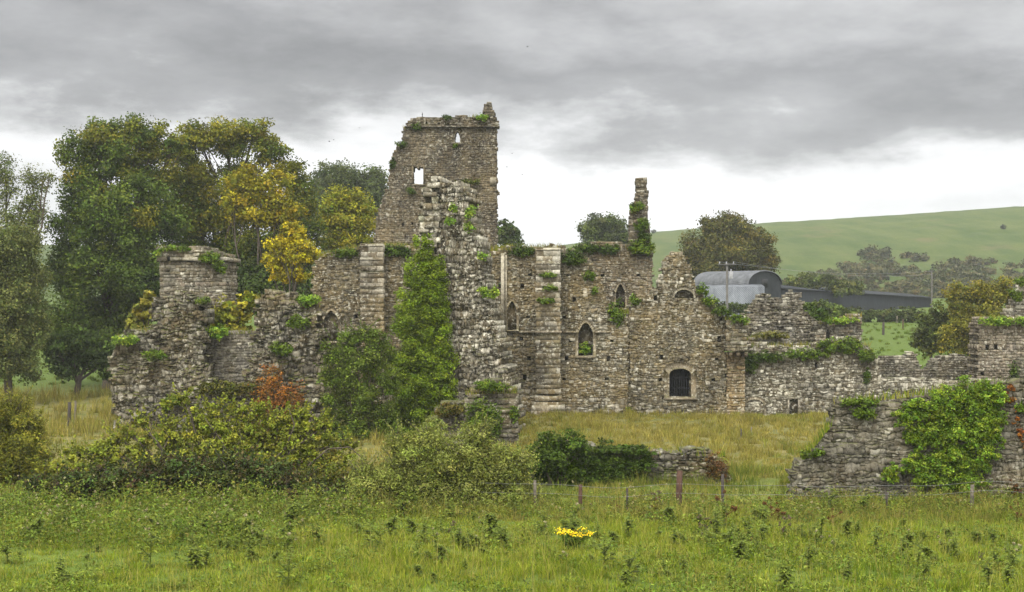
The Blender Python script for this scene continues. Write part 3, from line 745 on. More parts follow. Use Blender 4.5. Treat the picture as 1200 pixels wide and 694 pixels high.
# ================================================================== FARM BUILDINGS, POLES, FENCES, BIRDS
def corrugated(name, col, rough=.85):
    m, nt = newmat(name); g = G(nt); v = g.obj()
    w = nt.nodes.new('ShaderNodeTexWave'); w.inputs['Scale'].default_value = 2.2; w.bands_direction = 'DIAGONAL'; g.l(v, w.inputs['Vector'])
    c = g.mix(1.0, col, g.ramp(g.noise(g.mapping(v, (1, 1, .35)), 1.4, 7, .7), [(.32,.6),(.68,1.35)]), 'MULTIPLY')
    g.out(c, rough, g.bump(w.outputs['Fac'], .5, .06), .08)
    return m
M['barn_dark'] = corrugated('dark_barn_sheet', (.03,.033,.036)); M['barn_roof'] = corrugated('barn_roof_sheet', (.105,.11,.115)); M['pale_sheet'] = corrugated('pale_sheet', (.125,.135,.145))
M['shed'] = corrugated('shed_sheet', (.022,.025,.028), .9)
Yb = 205
def barn():
    c0 = Vector((PX(915, Yb), Yb, gz(PX(915, Yb), Yb))); e = Vector((-.77, -.64, 0)); d = Vector((-.64, .77, 0)); Wd, L = 6.6, 9.5
    t = thing('round_roofed_barn', tuple(c0 + e*Wd/2), 'round-roofed grey barn with a pale lean-to behind the gable', 'barn')
    zs = PZ(336, Yb); rise = PZ(319, Yb) - zs
    arc = [(Wd/2 - Wd/2*math.cos(math.pi*k/16), zs + rise*math.sin(math.pi*k/16)**.9) for k in range(17)]
    mb = MB(); pts = [(0, c0.z - 1)] + arc + [(Wd, c0.z - 1)]
    n = len(pts)
    i = mb.addv([tuple(c0 + e*u + Vector((0,0,z-c0.z))) for u, z in pts] + [tuple(c0 + e*u + d*L + Vector((0,0,z-c0.z))) for u, z in pts])
    for b in (0, n):
        for k in range(1, n-1): mb.tris([(i+b, i+b+k, i+b+k+1)], (.1,.1,.1))
    mb.quads([(i, i+1, i+n+1, i+n), (i+n-2, i+n-1, i+2*n-1, i+2*n-2)], (.1,.1,.1))
    bw = mb.build('barn_wall', M['barn_dark'], t)
    mb = MB(); ro = [(u + (u-Wd/2)*.03, z + .10) for u, z in arc]; n = len(ro); a0, a1 = -.25, L + .25
    vs = []
    for off, up in ((a0, 0), (a1, 0), (a0, .09), (a1, .09)): vs += [tuple(c0 + e*u + d*off + Vector((0,0,z+up-c0.z))) for u, z in ro]
    i = mb.addv(vs)
    for k in range(n-1):
        mb.quads([(i+k,i+k+1,i+n+k+1,i+n+k), (i+2*n+k,i+2*n+k+1,i+3*n+k+1,i+3*n+k), (i+k,i+k+1,i+2*n+k+1,i+2*n+k), (i+n+k,i+n+k+1,i+3*n+k+1,i+3*n+k)], (.2,.2,.2))
    mb.build('roof', M['barn_roof'], t)
    mb = MB(); Yl = Yb - 8; mb.hexa([(PX(827,Yl),Yl,1.5),(PX(896,Yl),Yl,1.5),(PX(896,Yl),Yl+2.4,1.5),(PX(827,Yl),Yl+2.4,1.5),(PX(827,Yl),Yl,PZ(337,Yl)),(PX(896,Yl),Yl,PZ(336,Yl)),(PX(896,Yl),Yl+2.4,PZ(333,Yl)),(PX(827,Yl),Yl+2.4,PZ(334,Yl))], (.4,.4,.4))
    mb.build('lean_to', M['pale_sheet'], t)
    mb = MB(); q = c0 + e*Wd*.5 - d*.05
    mb.hexa([tuple(q + e*a + d*b + Vector((0,0,z-c0.z))) for z in (zs-.1, zs+1.0) for a, b in ((-.6,-.04),(.6,-.04),(.6,.04),(-.6,.04))], (.02,.02,.02)); mb.build('loft_opening', M['iron'], bw)
barn()
def shed():
    A = Vector((PX(905,228),228,0)); B = Vector((PX(1092,300),300,0)); zt = (PZ(338,228), PZ(350,300)); w = Vector((-.36,.93,0))*9
    t = thing('long_farm_shed', (A.x+6, A.y, 4.5), 'long low dark farm shed along the hedge below the hill', 'shed')
    mb = MB(); mb.hexa([(A.x,A.y,3),(B.x,B.y,3),(B.x+w.x,B.y+w.y,3),(A.x+w.x,A.y+w.y,3),(A.x,A.y,zt[0]),(B.x,B.y,zt[1]),(B.x+w.x,B.y+w.y,zt[1]+.9),(A.x+w.x,A.y+w.y,zt[0]+.9)], (.04,.04,.04)); mb.build('shed_wall', M['shed'], t)
    mb = MB(); f = Vector((.05,-.12,0))*4
    mb.hexa([(A.x-.3+f.x,A.y+f.y,zt[0]+.01),(B.x+.3+f.x,B.y+f.y,zt[1]+.01),(B.x+w.x,B.y+w.y,zt[1]+.95),(A.x+w.x,A.y+w.y,zt[0]+.95),(A.x-.3+f.x,A.y+f.y,zt[0]+.16),(B.x+.3+f.x,B.y+f.y,zt[1]+.16),(B.x+w.x,B.y+w.y,zt[1]+1.1),(A.x+w.x,A.y+w.y,zt[0]+1.1)], (.05,.05,.05)); mb.build('roof', M['barn_dark'], t)
shed()
def pole(px, top, Y, label, cross, r=.14):
    x = PX(px, Y); z = gz(x, Y); t = thing('utility_pole', (x, Y, z), label, 'utility pole')
    mb = MB(); mb.tube([(x,Y,z-.3),(x,Y,PZ(top,Y))],[r,r*.75],8); mb.build('pole', M['pole'], t)
    zt = PZ(top, Y)
    if cross:
        mb = MB(); mb.box(x-1.0,x+1.0,Y-.2,Y-.08,zt-.28,zt-.14); ca = mb.build('crossarm', M['pole'], t)
        mb = MB()
        for a in (-.85,-.1,.7): mb.tube([(x+a,Y-.14,zt-.14),(x+a,Y-.14,zt+.12)],[.06,.05],6)
        mb.build('insulator', M['ceramic'], ca)
        mb = MB(); mb.tube([(x+.42,Y-.12,zt-1.75),(x+.42,Y-.12,zt-.95)],[.24,.24],10); mb.tube([(x+.42,Y-.12,zt-.95),(x+.42,Y-.12,zt-.7)],[.08,.06],6); mb.build('transformer', M['ceramic'], t)
    return Vector((x, Y, zt))
p1 = pole(852, 308, 170, 'wooden utility pole with crossarm and transformer before the barn', True, .16)
p2 = pole(1092, 317, 230, 'plain thin utility pole standing beside the yellowing thicket', False, .13)
mb = MB()
for k in range(2):
    a = p1 + Vector((-.85 + 1.55*k, -.14, .1)); b = p2 + Vector((0, 0, -.1 - .5*k)); pts = []
    for q in range(13):
        s = q/12; p = a.lerp(b, s); p.z -= 1.6 * 4*s*(1-s) * .5; pts.append(p)
    mb.tube(pts, [.014]*13, 4)
tag(mb.build('power_line', M['wire']), 'thin sagging power line between the two utility poles', 'power line')

# wire fence along the near side of the walls: two thick brown posts, thin stakes and wires
t = thing('wire_fence', base(800, 55), 'old wire fence with rust-brown and grey posts crossing the meadow', 'fence')
Yp = 55
posts = [(627,566,601,.06,'greypost'),(680,567,600,.075,'post'),(795,555,602,.115,'post'),(847,560,603,.06,'darkpost'),(972,570,600,.06,'greypost'),(1139,574,602,.075,'greypost'),(1040,578,602,.045,'darkpost'),(735,572,601,.045,'darkpost')]
tops = []
for px, a, b, r, m in posts:
    x = PX(px, Yp); z = gz(x, Yp); mb = MB(); lean = rnd.uniform(-.06, .06); zt = z + (b - a) / F * Yp
    mb.tube([(x,Yp,z-.2),(x+lean*.5,Yp,(z+zt)/2),(x+lean,Yp,zt)],[r,r*.97,r*.9],8); mb.build('post', M[m], t)
for h in (.62, .95):
    mb = MB(); pts = []
    for px in range(560, 1290, 18):
        x = PX(px, Yp); pts.append((x, Yp-.10, gz(x, Yp) + h + .03*math.sin(px*.05)))
    mb.tube(pts, [.005]*len(pts), 4); mb.build('wire', M['wire'], t)
def stake(px, a, b, Y, label, m='darkpost', r=.06, cat='fence post', group=None):
    x = PX(px, Y); z = gz(x, Y); mb = MB(); mb.tube([(x,Y,z-.2),(x+.02,Y,z+(b-a)/F*Y*.5),(x+.03,Y,z+(b-a)/F*Y)],[r,r,r*.9],7)
    mb.box(x-.01,x+r+.03,Y-.02,Y+.02,z+(b-a)/F*Y*.8,z+(b-a)/F*Y*.8+.03)
    o = mb.build('fence_post', M[m]); tag(o, label, cat, group)
stake(81, 466, 494, 96, 'taller of two dark posts in the tall straw grass left of the gatehouse', 'darkpost', .11)
stake(88, 464, 492, 97, 'shorter pale post right beside a dark post in the left straw grass', 'greypost', .07)
stake(868, 489, 501, 84, 'short thin stake in the yellow grass right of the low ivied wall', 'darkpost', .04)
stake(880, 490, 500, 86, 'second short stake in the yellow grass below the lichened wall', 'greypost', .04)
stake(1035, 380, 395, 190, 'dark field post on the bright green slope below the hedge', 'darkpost', .16)
stake(1058, 376, 388, 200, 'thin reddish field post on the green slope near the thicket', 'post', .08)
stake(1051, 371, 379, 214, 'weathered gatepost at the foot of the clipped hedge', 'greypost', .12)

def bird(px, py, Y, s, label, yaw, flap):
    mb = MB(); ca, sa = math.cos(yaw), math.sin(yaw); c = P(px, py, Y)
    def W(x, y, z): return (c.x + (x*ca - y*sa)*s, c.y + (x*sa + y*ca)*s, c.z + z*s)
    mb.tube([W(-.5,0,0),W(-.3,0,.02),W(0,0,.02),(W(.3,0,.05)),W(.42,0,.07),W(.55,0,.05)],[.02*s,.08*s,.13*s,.10*s,.07*s,.01*s],7)
    for q in (-1, 1):
        i = mb.addv([W(.2,q*.08,.05),W(-.15,q*.08,.04),W(.15,q*.55,.05+flap*.5),W(-.12,q*.5,.03+flap*.5),W(-.1,q*1.0,.05+flap*.7),W(.2,q*.08,.03),W(-.15,q*.08,.02),W(.15,q*.55,.03+flap*.5),W(-.12,q*.5,.01+flap*.5)])
        mb.quads(np.array([(0,1,3,2),(5,6,8,7)])+i, (.02,.02,.02)); mb.tris(np.array([(2,3,4),(7,8,4)])+i, (.02,.02,.02))
    i = mb.addv([W(-.4,0,.02),W(-.8,.14,.02),W(-.8,-.14,.0)]); mb.tris([(i,i+1,i+2)], (.02,.02,.02))
    tag(mb.build('bird', M['bird']), label, 'bird', 'birds over the ruins')
for a in [(618,55,180,.24,'highest black bird, alone in the dark cloud above the tower',.4,.5),(600,180,170,.22,'small bird flying just right of the tower top',1.0,.4),(594,196,175,.20,'small bird lowest of those beside the tower wall',2.4,.7),
          (612,205,160,.20,'bird farthest right of the tower in white sky',.2,.3),(386,166,200,.26,'bird left in the pair above the far dome tree',2.9,.6),(391,164,200,.24,'bird right in the pair above the far dome tree',.3,.2),(421,150,190,.24,'lone bird between the tower and the far dome tree',1.2,.5)]: bird(*a)
# ================================================================== TREES
SYC = [(.055,.085,.020),(.045,.072,.018),(.07,.10,.022),(.09,.115,.025),(.06,.085,.022)]
SYC2 = [(.075,.095,.020),(.10,.115,.022),(.06,.085,.02),(.12,.12,.022),(.05,.075,.02)]
DARK = [(.035,.055,.018),(.045,.068,.02),(.055,.078,.022),(.03,.046,.016)]
GOLD = [(.40,.31,.02),(.33,.27,.018),(.44,.36,.03),(.26,.22,.022),(.21,.19,.025)]
OLIVEGOLD = [(.24,.20,.02),(.19,.17,.02),(.28,.215,.02),(.12,.125,.02),(.15,.145,.02)]
YGREEN = [(.17,.18,.025),(.21,.20,.025),(.13,.15,.025),(.24,.21,.03)]
WILLOW = [(.09,.11,.05),(.11,.125,.055),(.075,.092,.04),(.125,.13,.055)]
FARG = [(.055,.07,.03),(.045,.06,.026),(.065,.08,.03)]
RUST = [(0.078,0.070,0.025),(0.061,0.062,0.023),(0.098,0.079,0.025),(0.049,0.053,0.021)]
G1 = 'trees beyond the abbey'
tree('broadleaf_tree','tall dark green sycamore with open sky gaps in its crown, left behind the turret','tree',126,128,
  [(122,160,30,24),(165,156,27,22),(182,178,18,16),(140,188,34,28),(100,182,26,24),(205,168,13,12),(104,222,33,32),(170,215,36,30),(92,262,34,32),(140,262,46,40,-2),(185,265,36,36),(80,312,28,34),(125,320,44,38,-2),(175,325,42,38),(92,365,36,34),(140,375,36,32),(70,395,28,30),(108,405,24,26)],
  SYC, .125, 1.15, .42, G1, .50, fork=.35, pal2=[(.12,.125,.022),(.15,.14,.022),(.10,.115,.022)], z2=(13, 26))
tree('broadleaf_tree','broad olive green sycamore behind the golden crowns, feathered top against the cloud','tree',262,133,
  [(262,162,27,22),(296,160,24,20),(232,160,20,16),(318,180,20,18),(215,182,22,22),(225,215,34,30),(338,205,18,20),(283,207,26,20,2),(212,255,34,34),(262,245,40,36),(350,232,22,24),(345,268,32,34),(235,300,40,36),(290,300,44,36),(340,310,30,28)],
  SYC2, .125, 1.15, .42, G1, .48, fork=.38, pal2=[(.13,.13,.022),(.16,.145,.022),(.10,.115,.022)], z2=(12, 26))
tree('golden_tree','golden yellow autumn crown high in front of the olive sycamore','tree',305,125,
  [(285,218,22,24),(318,218,22,22),(300,245,28,24),(328,250,22,24),(275,238,14,14)], OLIVEGOLD, .12, .9, .4, G1, .25, fork=.5)
tree('golden_tree','bright yellow small tree just left of the long nave wall','tree',338,112,
  [(346,272,11,11),(328,286,14,13),(352,288,14,13),(366,300,9,9),(340,304,18,13),(317,305,11,10),(330,322,14,10),(350,324,12,9),(337,268,7,8)], GOLD, .10, .85, .3, G1, .2, fork=.5)
tree('broadleaf_tree','yellow green tree below the dark far dome left of the tower','tree',405,142,
  [(400,236,20,17),(420,244,17,18),(390,258,20,18),(414,266,22,20),(398,282,26,18),(428,282,14,16)], YGREEN, .125, 1.1, .4, G1, .25, fork=.5)
tree('dome_tree','hazy dark dome-shaped tree far behind the yellow green one','tree',412,225,
  [(410,222,38,32),(435,222,20,26),(385,222,22,28),(405,250,48,35)], FARG, .20, 1.5, .6, G1, .6, fork=.4)
tree('broadleaf_tree','dark dense undergrowth tree filling the gap behind the square turret','tree',225,124,
  [(180,345,26,34),(205,330,26,30),(285,335,34,34),(320,345,30,32),(355,345,22,28),(240,335,24,30)], DARK, .14, 1.2, .42, G1, .35, fork=.3)
tree('birch_tree','thin feathery grey-olive tree against the sky at the left edge','tree',8,124,
  [(5,196,13,22),(14,222,10,16),(36,206,11,18),(50,214,9,12),(40,232,12,14),(28,240,9,14),(58,208,6,8),(-8,225,16,26),(12,255,18,18),(36,258,15,16),(46,246,9,10),(-20,190,16,22)], WILLOW, .085, .62, .30, G1, .32, fork=.45, per=26, sub=0, shell=.15)
tree('willow_tree','rounded grey-green willow at the lower left edge','tree',10,112,
  [(12,290,32,34),(-15,320,40,45),(32,330,26,34),(0,370,42,40),(35,385,22,32),(8,420,36,30),(-30,390,40,45),(26,285,20,22)], WILLOW, .095, 1.25, .34, G1, .35, fork=.3)
tree('broadleaf_tree','low dark tree with trailing boughs beside the left field gap','tree',88,120,
  [(78,430,20,16),(105,418,18,18),(62,412,14,20),(122,425,16,20),(150,415,18,24),(90,400,22,18)], DARK, .15, 1.1, .4, G1, .3, fork=.4)
tree('broadleaf_tree','small hazy tree peeping out right of the tower','tree',594,190,
  [(592,268,13,10),(601,275,9,9),(588,282,14,12),(602,290,12,12)], FARG + SYC[:2], .20, 1.1, .45, G1, .25, fork=.6)
tree('dome_tree','round hazy tree behind the chimney stub, left of it','tree',708,235,
  [(706,266,23,19),(723,270,15,14),(692,272,13,14),(710,288,28,18)], FARG, .20, 1.4, .5, G1, .4, fork=.4)
tree('dome_tree','huge russet-olive dome tree right of the gable behind the barn','tree',852,226,
  [(846,270,27,18),(862,276,28,24),(832,288,26,22),(878,290,24,24),(815,302,20,20),(858,300,34,24,-3),(893,308,18,22),(840,315,30,22,-3),(880,318,26,20),(822,325,20,18)], RUST, .19, 1.4, .55, G1, .6, fork=.35)
tree('thicket_tree','pale grey-green bush-like tree right of the dome tree beside the shed','tree',950,250,
  [(940,333,16,12),(965,330,16,10),(985,336,14,10),(925,335,12,10),(1000,338,12,9)], FARG + WILLOW, .24, 1.3, .5, G1, .2, fork=.3)
tree('thicket_tree','yellowing thicket tree beside the right lodge','tree',1135,136,
  [(1124,350,16,16),(1148,345,18,15),(1172,345,16,16),(1188,350,14,16),(1132,376,24,20),(1158,376,26,22),(1118,400,20,18),(1145,404,26,18),(1182,385,16,24)], [(.16,.15,.03),(.12,.12,.03),(.20,.17,.03),(.09,.095,.028),(.13,.12,.03)], .11, 1.2, .4, G1, .2, fork=.4)
tree('thicket_tree','dark green bush on the left flank of the yellowing thicket','tree',1090,140,
  [(1088,384,15,16),(1096,400,18,16),(1105,370,14,14),(1080,402,10,12)], [(.06,.075,.025),(.08,.085,.028),(.05,.06,.022)], .14, 1.2, .4, G1, .15, fork=.4)
shrub('elder_bush','pale green low bush behind the dark rear wall, before the shed','bush',966,180,[(962,362,22,10),(985,366,16,9),(945,367,12,8)], [(.10,.13,.04),(.085,.11,.035)], .22, 1.2, .4, 'shrubs around the ruins', stems=False)
# clipped hedge below the shed
mb = MB(); hb = []
for px in range(905, 1085, 9): hb.append((px, 369.5 + .004*(px-990), 8, 8.5))
foliage(mb, pxblobs(hb, 215, 1.0), [(.03,.042,.018),(.04,.052,.02),(.05,.055,.024)], .24, 1.2, .3)
tag(mb.build('clipped_hedge', M['leaf']), 'long clipped dark hedge at the top of the bright green field', 'hedge')
mb = MB(); hb = [(px, 361 + .02*(px-860), 7, 6.5) for px in range(822, 904, 8)]
foliage(mb, pxblobs(hb, 188, 1.0), [(.03,.042,.018),(.04,.052,.02)], .2, 1.2, .3)
tag(mb.build('clipped_hedge', M['leaf']), 'short dark hedge at the foot of the pale barn lean-to', 'hedge')
# yellow shrubs growing inside the gatehouse
shrub('ash_sapling','yellow-green sapling growing between the two gatehouse masses','sapling',268,95,[(262,366,16,18),(280,368,16,20),(290,355,10,14),(252,376,10,14),(272,384,20,10)], [(.20,.19,.03),(.26,.22,.035),(.14,.16,.03)], .15, 1.0, .3, 'shrubs around the ruins', z0=PZ(392,95))
shrub('ash_sapling','straw-yellow bush in the gap left of the turret foot','bush',168,96,[(165,368,12,14),(158,382,10,10),(176,352,8,10)], [(.17,.16,.04),(.13,.13,.04),(.22,.19,.05)], .15, .9, .3, 'shrubs around the ruins', z0=PZ(392,96))
# ================================================================== MIDDLE SHRUBS
SG = 'shrubs around the ruins'
ELD = [(0.072,0.106,0.020),(0.085,0.119,0.024),(0.060,0.085,0.017),(0.106,0.136,0.034),(0.068,0.093,0.019)]
shrub('elder_bush','large leafy green elder bush left of the ivy column','bush',425,84,
  [(408,398,13,12),(428,394,15,12),(445,402,13,14),(392,414,14,14),(415,420,20,17),(440,425,20,20),(386,440,13,14),(405,448,20,18),(432,455,22,20),(456,450,13,18),(390,470,16,16),(415,482,22,18),(445,486,20,20),(385,495,14,12),(405,508,20,16),(435,512,22,16),(460,505,14,16)], ELD, .065, 1.0, .2, SG, sub=7, tips=60)
# ivy mantle over the left side of the pier
mb = MB()
iv = [(497,296,12,20),(493,322,19,26),(512,322,12,24),(491,352,24,28),(510,352,15,28),(489,384,28,28),(512,386,17,30),(488,416,32,30),(514,420,18,30),(486,448,34,30),(516,452,17,28),(484,480,36,32),(516,482,16,24),(484,508,36,28),(462,500,14,20),(528,500,10,18)]
foliage(mb, pxblobs(iv, YP - .9, .75), [(.125,.175,.018),(.10,.145,.016),(.15,.195,.022),(.08,.12,.014),(.115,.16,.018)], .058, 1.35, .14, per=22, shell=.5, droop=.15, up=.4, sub=14)
tag(mb.build('ivy_mantle', M['ivy']), 'tall column of green ivy hanging down the left side of the pier', 'ivy', 'ivy clumps rooted in the ruins')
WIL = [(0.156,0.176,0.053),(0.127,0.145,0.044),(0.191,0.206,0.072),(0.104,0.121,0.033),(0.231,0.242,0.105)]
shrub('grey_willow','wide grey-green willow shrub with silvery leaf tips, centre foreground','shrub',525,55.6,
  [(445,575,30,30),(480,548,34,34),(518,536,32,32),(556,540,32,34),(592,556,30,32),(500,580,38,36),(545,582,38,36),(588,590,36,28),(616,585,18,24),(440,595,28,22),(470,520,16,14),(500,512,12,10),(560,512,14,14),(425,565,14,24),(610,545,14,18)], WIL, .06, 1.0, .2, SG, per=30, asp=.34, shell=.3, sub=9, tips=140)
for k, (px, py, s) in enumerate(((502,494,8),(512,500,9),(480,512,9),(530,508,8))): pass
shrub('willow_sapling','upright pale willow shoots beside the mossy rubble heap','sapling',508,70,[(506,498,10,12),(515,505,8,14),(498,510,8,12)], WIL, .09, .8, .2, SG, asp=.35)
HAW = [(0.172,0.198,0.035),(0.196,0.216,0.039),(0.144,0.168,0.033),(0.218,0.222,0.042),(0.149,0.144,0.035),(0.121,0.144,0.028)]
shrub('hawthorn','sprawling yellow-green hawthorn before the gatehouse','shrub',260,61,
  [(180,515,20,9),(160,528,14,8),(212,530,26,16),(235,508,16,12),(255,500,18,12),(275,515,24,18),(300,530,30,18),(330,515,18,10),(250,535,34,18),(340,535,22,16),(365,530,16,12),(290,500,14,8),(345,500,14,6),(320,545,28,16),(225,545,30,14),(375,512,12,5),(395,545,20,20),(410,520,10,6),(150,510,9,5),(285,485,8,10),(196,500,9,5),(228,488,7,8),(312,492,8,8),(355,488,7,8),(130,535,24,14),(90,530,20,10),(180,545,30,16),(205,515,22,14),(265,535,34,20),(300,515,26,16),(350,515,20,14),(320,495,12,10),(270,480,7,8),(250,482,8,9),(110,550,26,16),(70,552,22,14),(395,560,22,22),(415,575,18,20),(375,545,18,16),(345,550,20,16),(140,515,12,8),(120,525,14,8),(195,478,6,8),(215,470,6,8),(330,500,16,12),(360,505,14,10),(390,522,12,8),(240,495,14,10),(165,495,9,6),(305,480,7,8),(345,485,8,8),(380,500,8,7)], HAW, .065, .8, .2, SG, shell=.2, tips=260)
shrub('hawthorn','low dark green-brown hawthorn arching over a bare patch, left of the willow','shrub',405,57,
  [(400,558,18,18),(385,575,18,16),(420,590,16,14),(368,560,18,16)], [(.09,.095,.025),(.12,.105,.028),(.07,.08,.022)], .065, .9, .2, SG, shell=.2)
mb = MB()
for pts in ([(360,575),(362,545),(385,526),(410,524),(428,540)],[(395,595),(405,560),(412,545)],[(260,560),(262,520),(240,490)],[(300,560),(335,525),(345,498),(338,478)],[(180,560),(190,530),(202,505)],[(215,560),(195,532),(180,512)]):
    limb_pts = [P(a, b, 60.5) for a, b in pts]; mb.tube(limb_pts, [.05 - .036*k/(len(pts)-1) for k in range(len(pts))], 5)
tag(mb.build('dead_branch', M['bark']), 'bare arching grey branches sticking out of the hawthorn scrub', 'branches')
BRAM = [(0.031,0.050,0.018),(0.042,0.062,0.023),(0.052,0.078,0.029),(0.029,0.039,0.017),(0.062,0.052,0.029),(0.072,0.080,0.024),(0.060,0.068,0.022),(.06,.04,.03)]
shrub('bramble_bank','long dark bramble bank at the foot of the yellow-green hawthorn','bramble',230,55.5,
  [(90,570,30,16),(130,566,28,20),(170,563,30,22),(205,560,28,24),(240,558,30,26),(275,558,28,28),(310,563,28,26),(345,570,26,22),(372,584,22,20),(55,575,28,18),(110,585,30,16),(190,588,36,18),(270,594,40,16),(330,592,30,18)], BRAM, .07, 1.1, .2, SG, shell=.35, sub=7, tips=120)
shrub('broom_bush','yellow-green broom mound at the left edge','shrub',20,62,
  [(12,482,22,20),(-12,490,28,30),(30,498,18,22),(10,520,34,30),(40,530,20,22),(-20,540,36,34),(24,552,34,26)], [(.15,.145,.03),(.12,.125,.03),(.18,.165,.035),(.10,.11,.03)], .07, 1.0, .2, SG, asp=.3, per=32, sub=9, tips=70)
shrub('dark_holly','dark leafy bush at the left end of the low ivied wall','bush',655,61.2,
  [(645,520,18,16),(672,517,13,13),(655,540,28,22),(636,545,16,22),(630,530,10,12)], IVYD[:3] + [(.055,.085,.02)], .06, 1.1, .16, SG, sub=8)
mb = MB()
foliage(mb, pxblobs([(690,548,24,24),(715,546,24,24),(738,548,20,24),(700,565,30,16),(735,566,24,14),(672,560,26,18),(645,565,24,18),(715,527,40,5),(748,528,20,5),(757,542,12,10)], YJ - .35, .5), IVYD + [(.055,.085,.02),(.045,.07,.02)], .055, 1.0, .14, per=20, shell=.35, sub=8)
tag(mb.build('ivy_mantle', M['ivy']), 'dark ivy blanket covering most of the low tumbled wall', 'ivy', 'ivy clumps rooted in the ruins')
mb = MB()
foliage(mb, pxblobs([(838,540,10,12),(845,552,9,12),(832,552,7,10),(850,565,6,6)], YJ - .3, .45), [(.09,.042,.022),(.11,.055,.025),(.07,.038,.022),(.09,.06,.028)], .05, .7, .12, per=16)
tag(mb.build('red_creeper', M['ivy']), 'rust-red creeper on the right end of the low tumbled wall', 'creeper', 'red creepers on the walls')
mb = MB()
foliage(mb, pxblobs([(318,446,15,22),(306,462,12,22),(345,462,12,20),(332,466,16,24),(312,478,14,24),(338,498,16,18),(322,440,9,12),(345,480,10,14),(302,490,10,12),(355,500,10,10),(318,505,16,10)], YL - 1.45, .32), [(0.250,0.098,0.028),(0.200,0.075,0.025),(0.150,0.063,0.025),(0.275,0.127,0.035),(0.125,0.075,0.030)], .06, .42, .2, per=14, shell=.1)
tag(mb.build('red_creeper', M['ivy']), 'red-orange creeper spilling down the right gatehouse mass', 'creeper', 'red creepers on the walls')
mb = MB()
foliage(mb, pxblobs([(1182,470,6,12),(1190,490,6,14),(1197,510,7,14),(1204,520,7,14),(1186,455,4,8)], YF - .12, .35), [(.24,.085,.025),(.18,.06,.022),(.28,.12,.03),(.12,.06,.025)], .06, .45, .14, per=14, shell=.1)
tag(mb.build('red_creeper', M['ivy']), 'orange creeper streak right of the big ivy sheet on the field wall', 'creeper', 'red creepers on the walls')
# large ivy sheet on the field wall
mb = MB()
foliage(mb, pxblobs([(1060,487,14,12),(1080,480,20,16),(1108,470,24,18),(1140,462,24,16),(1165,462,18,16),(1072,510,16,20),(1100,505,28,26),(1138,500,30,30),(1165,495,14,30),(1110,540,30,26),(1142,535,28,26),(1070,545,16,16),(1090,560,22,14),(1130,565,26,14),(1045,556,12,12),(1150,470,20,14)], YF - .35, .42), IVYL + [(.15,.20,.02),(.12,.165,.02)], .043, 1.4, .10, per=22, shell=.4, up=.45, sub=13)
tag(mb.build('ivy_sheet', M['ivy']), 'big bright yellow-green ivy sheet draped over the field wall', 'ivy', 'ivy clumps rooted in the ruins')

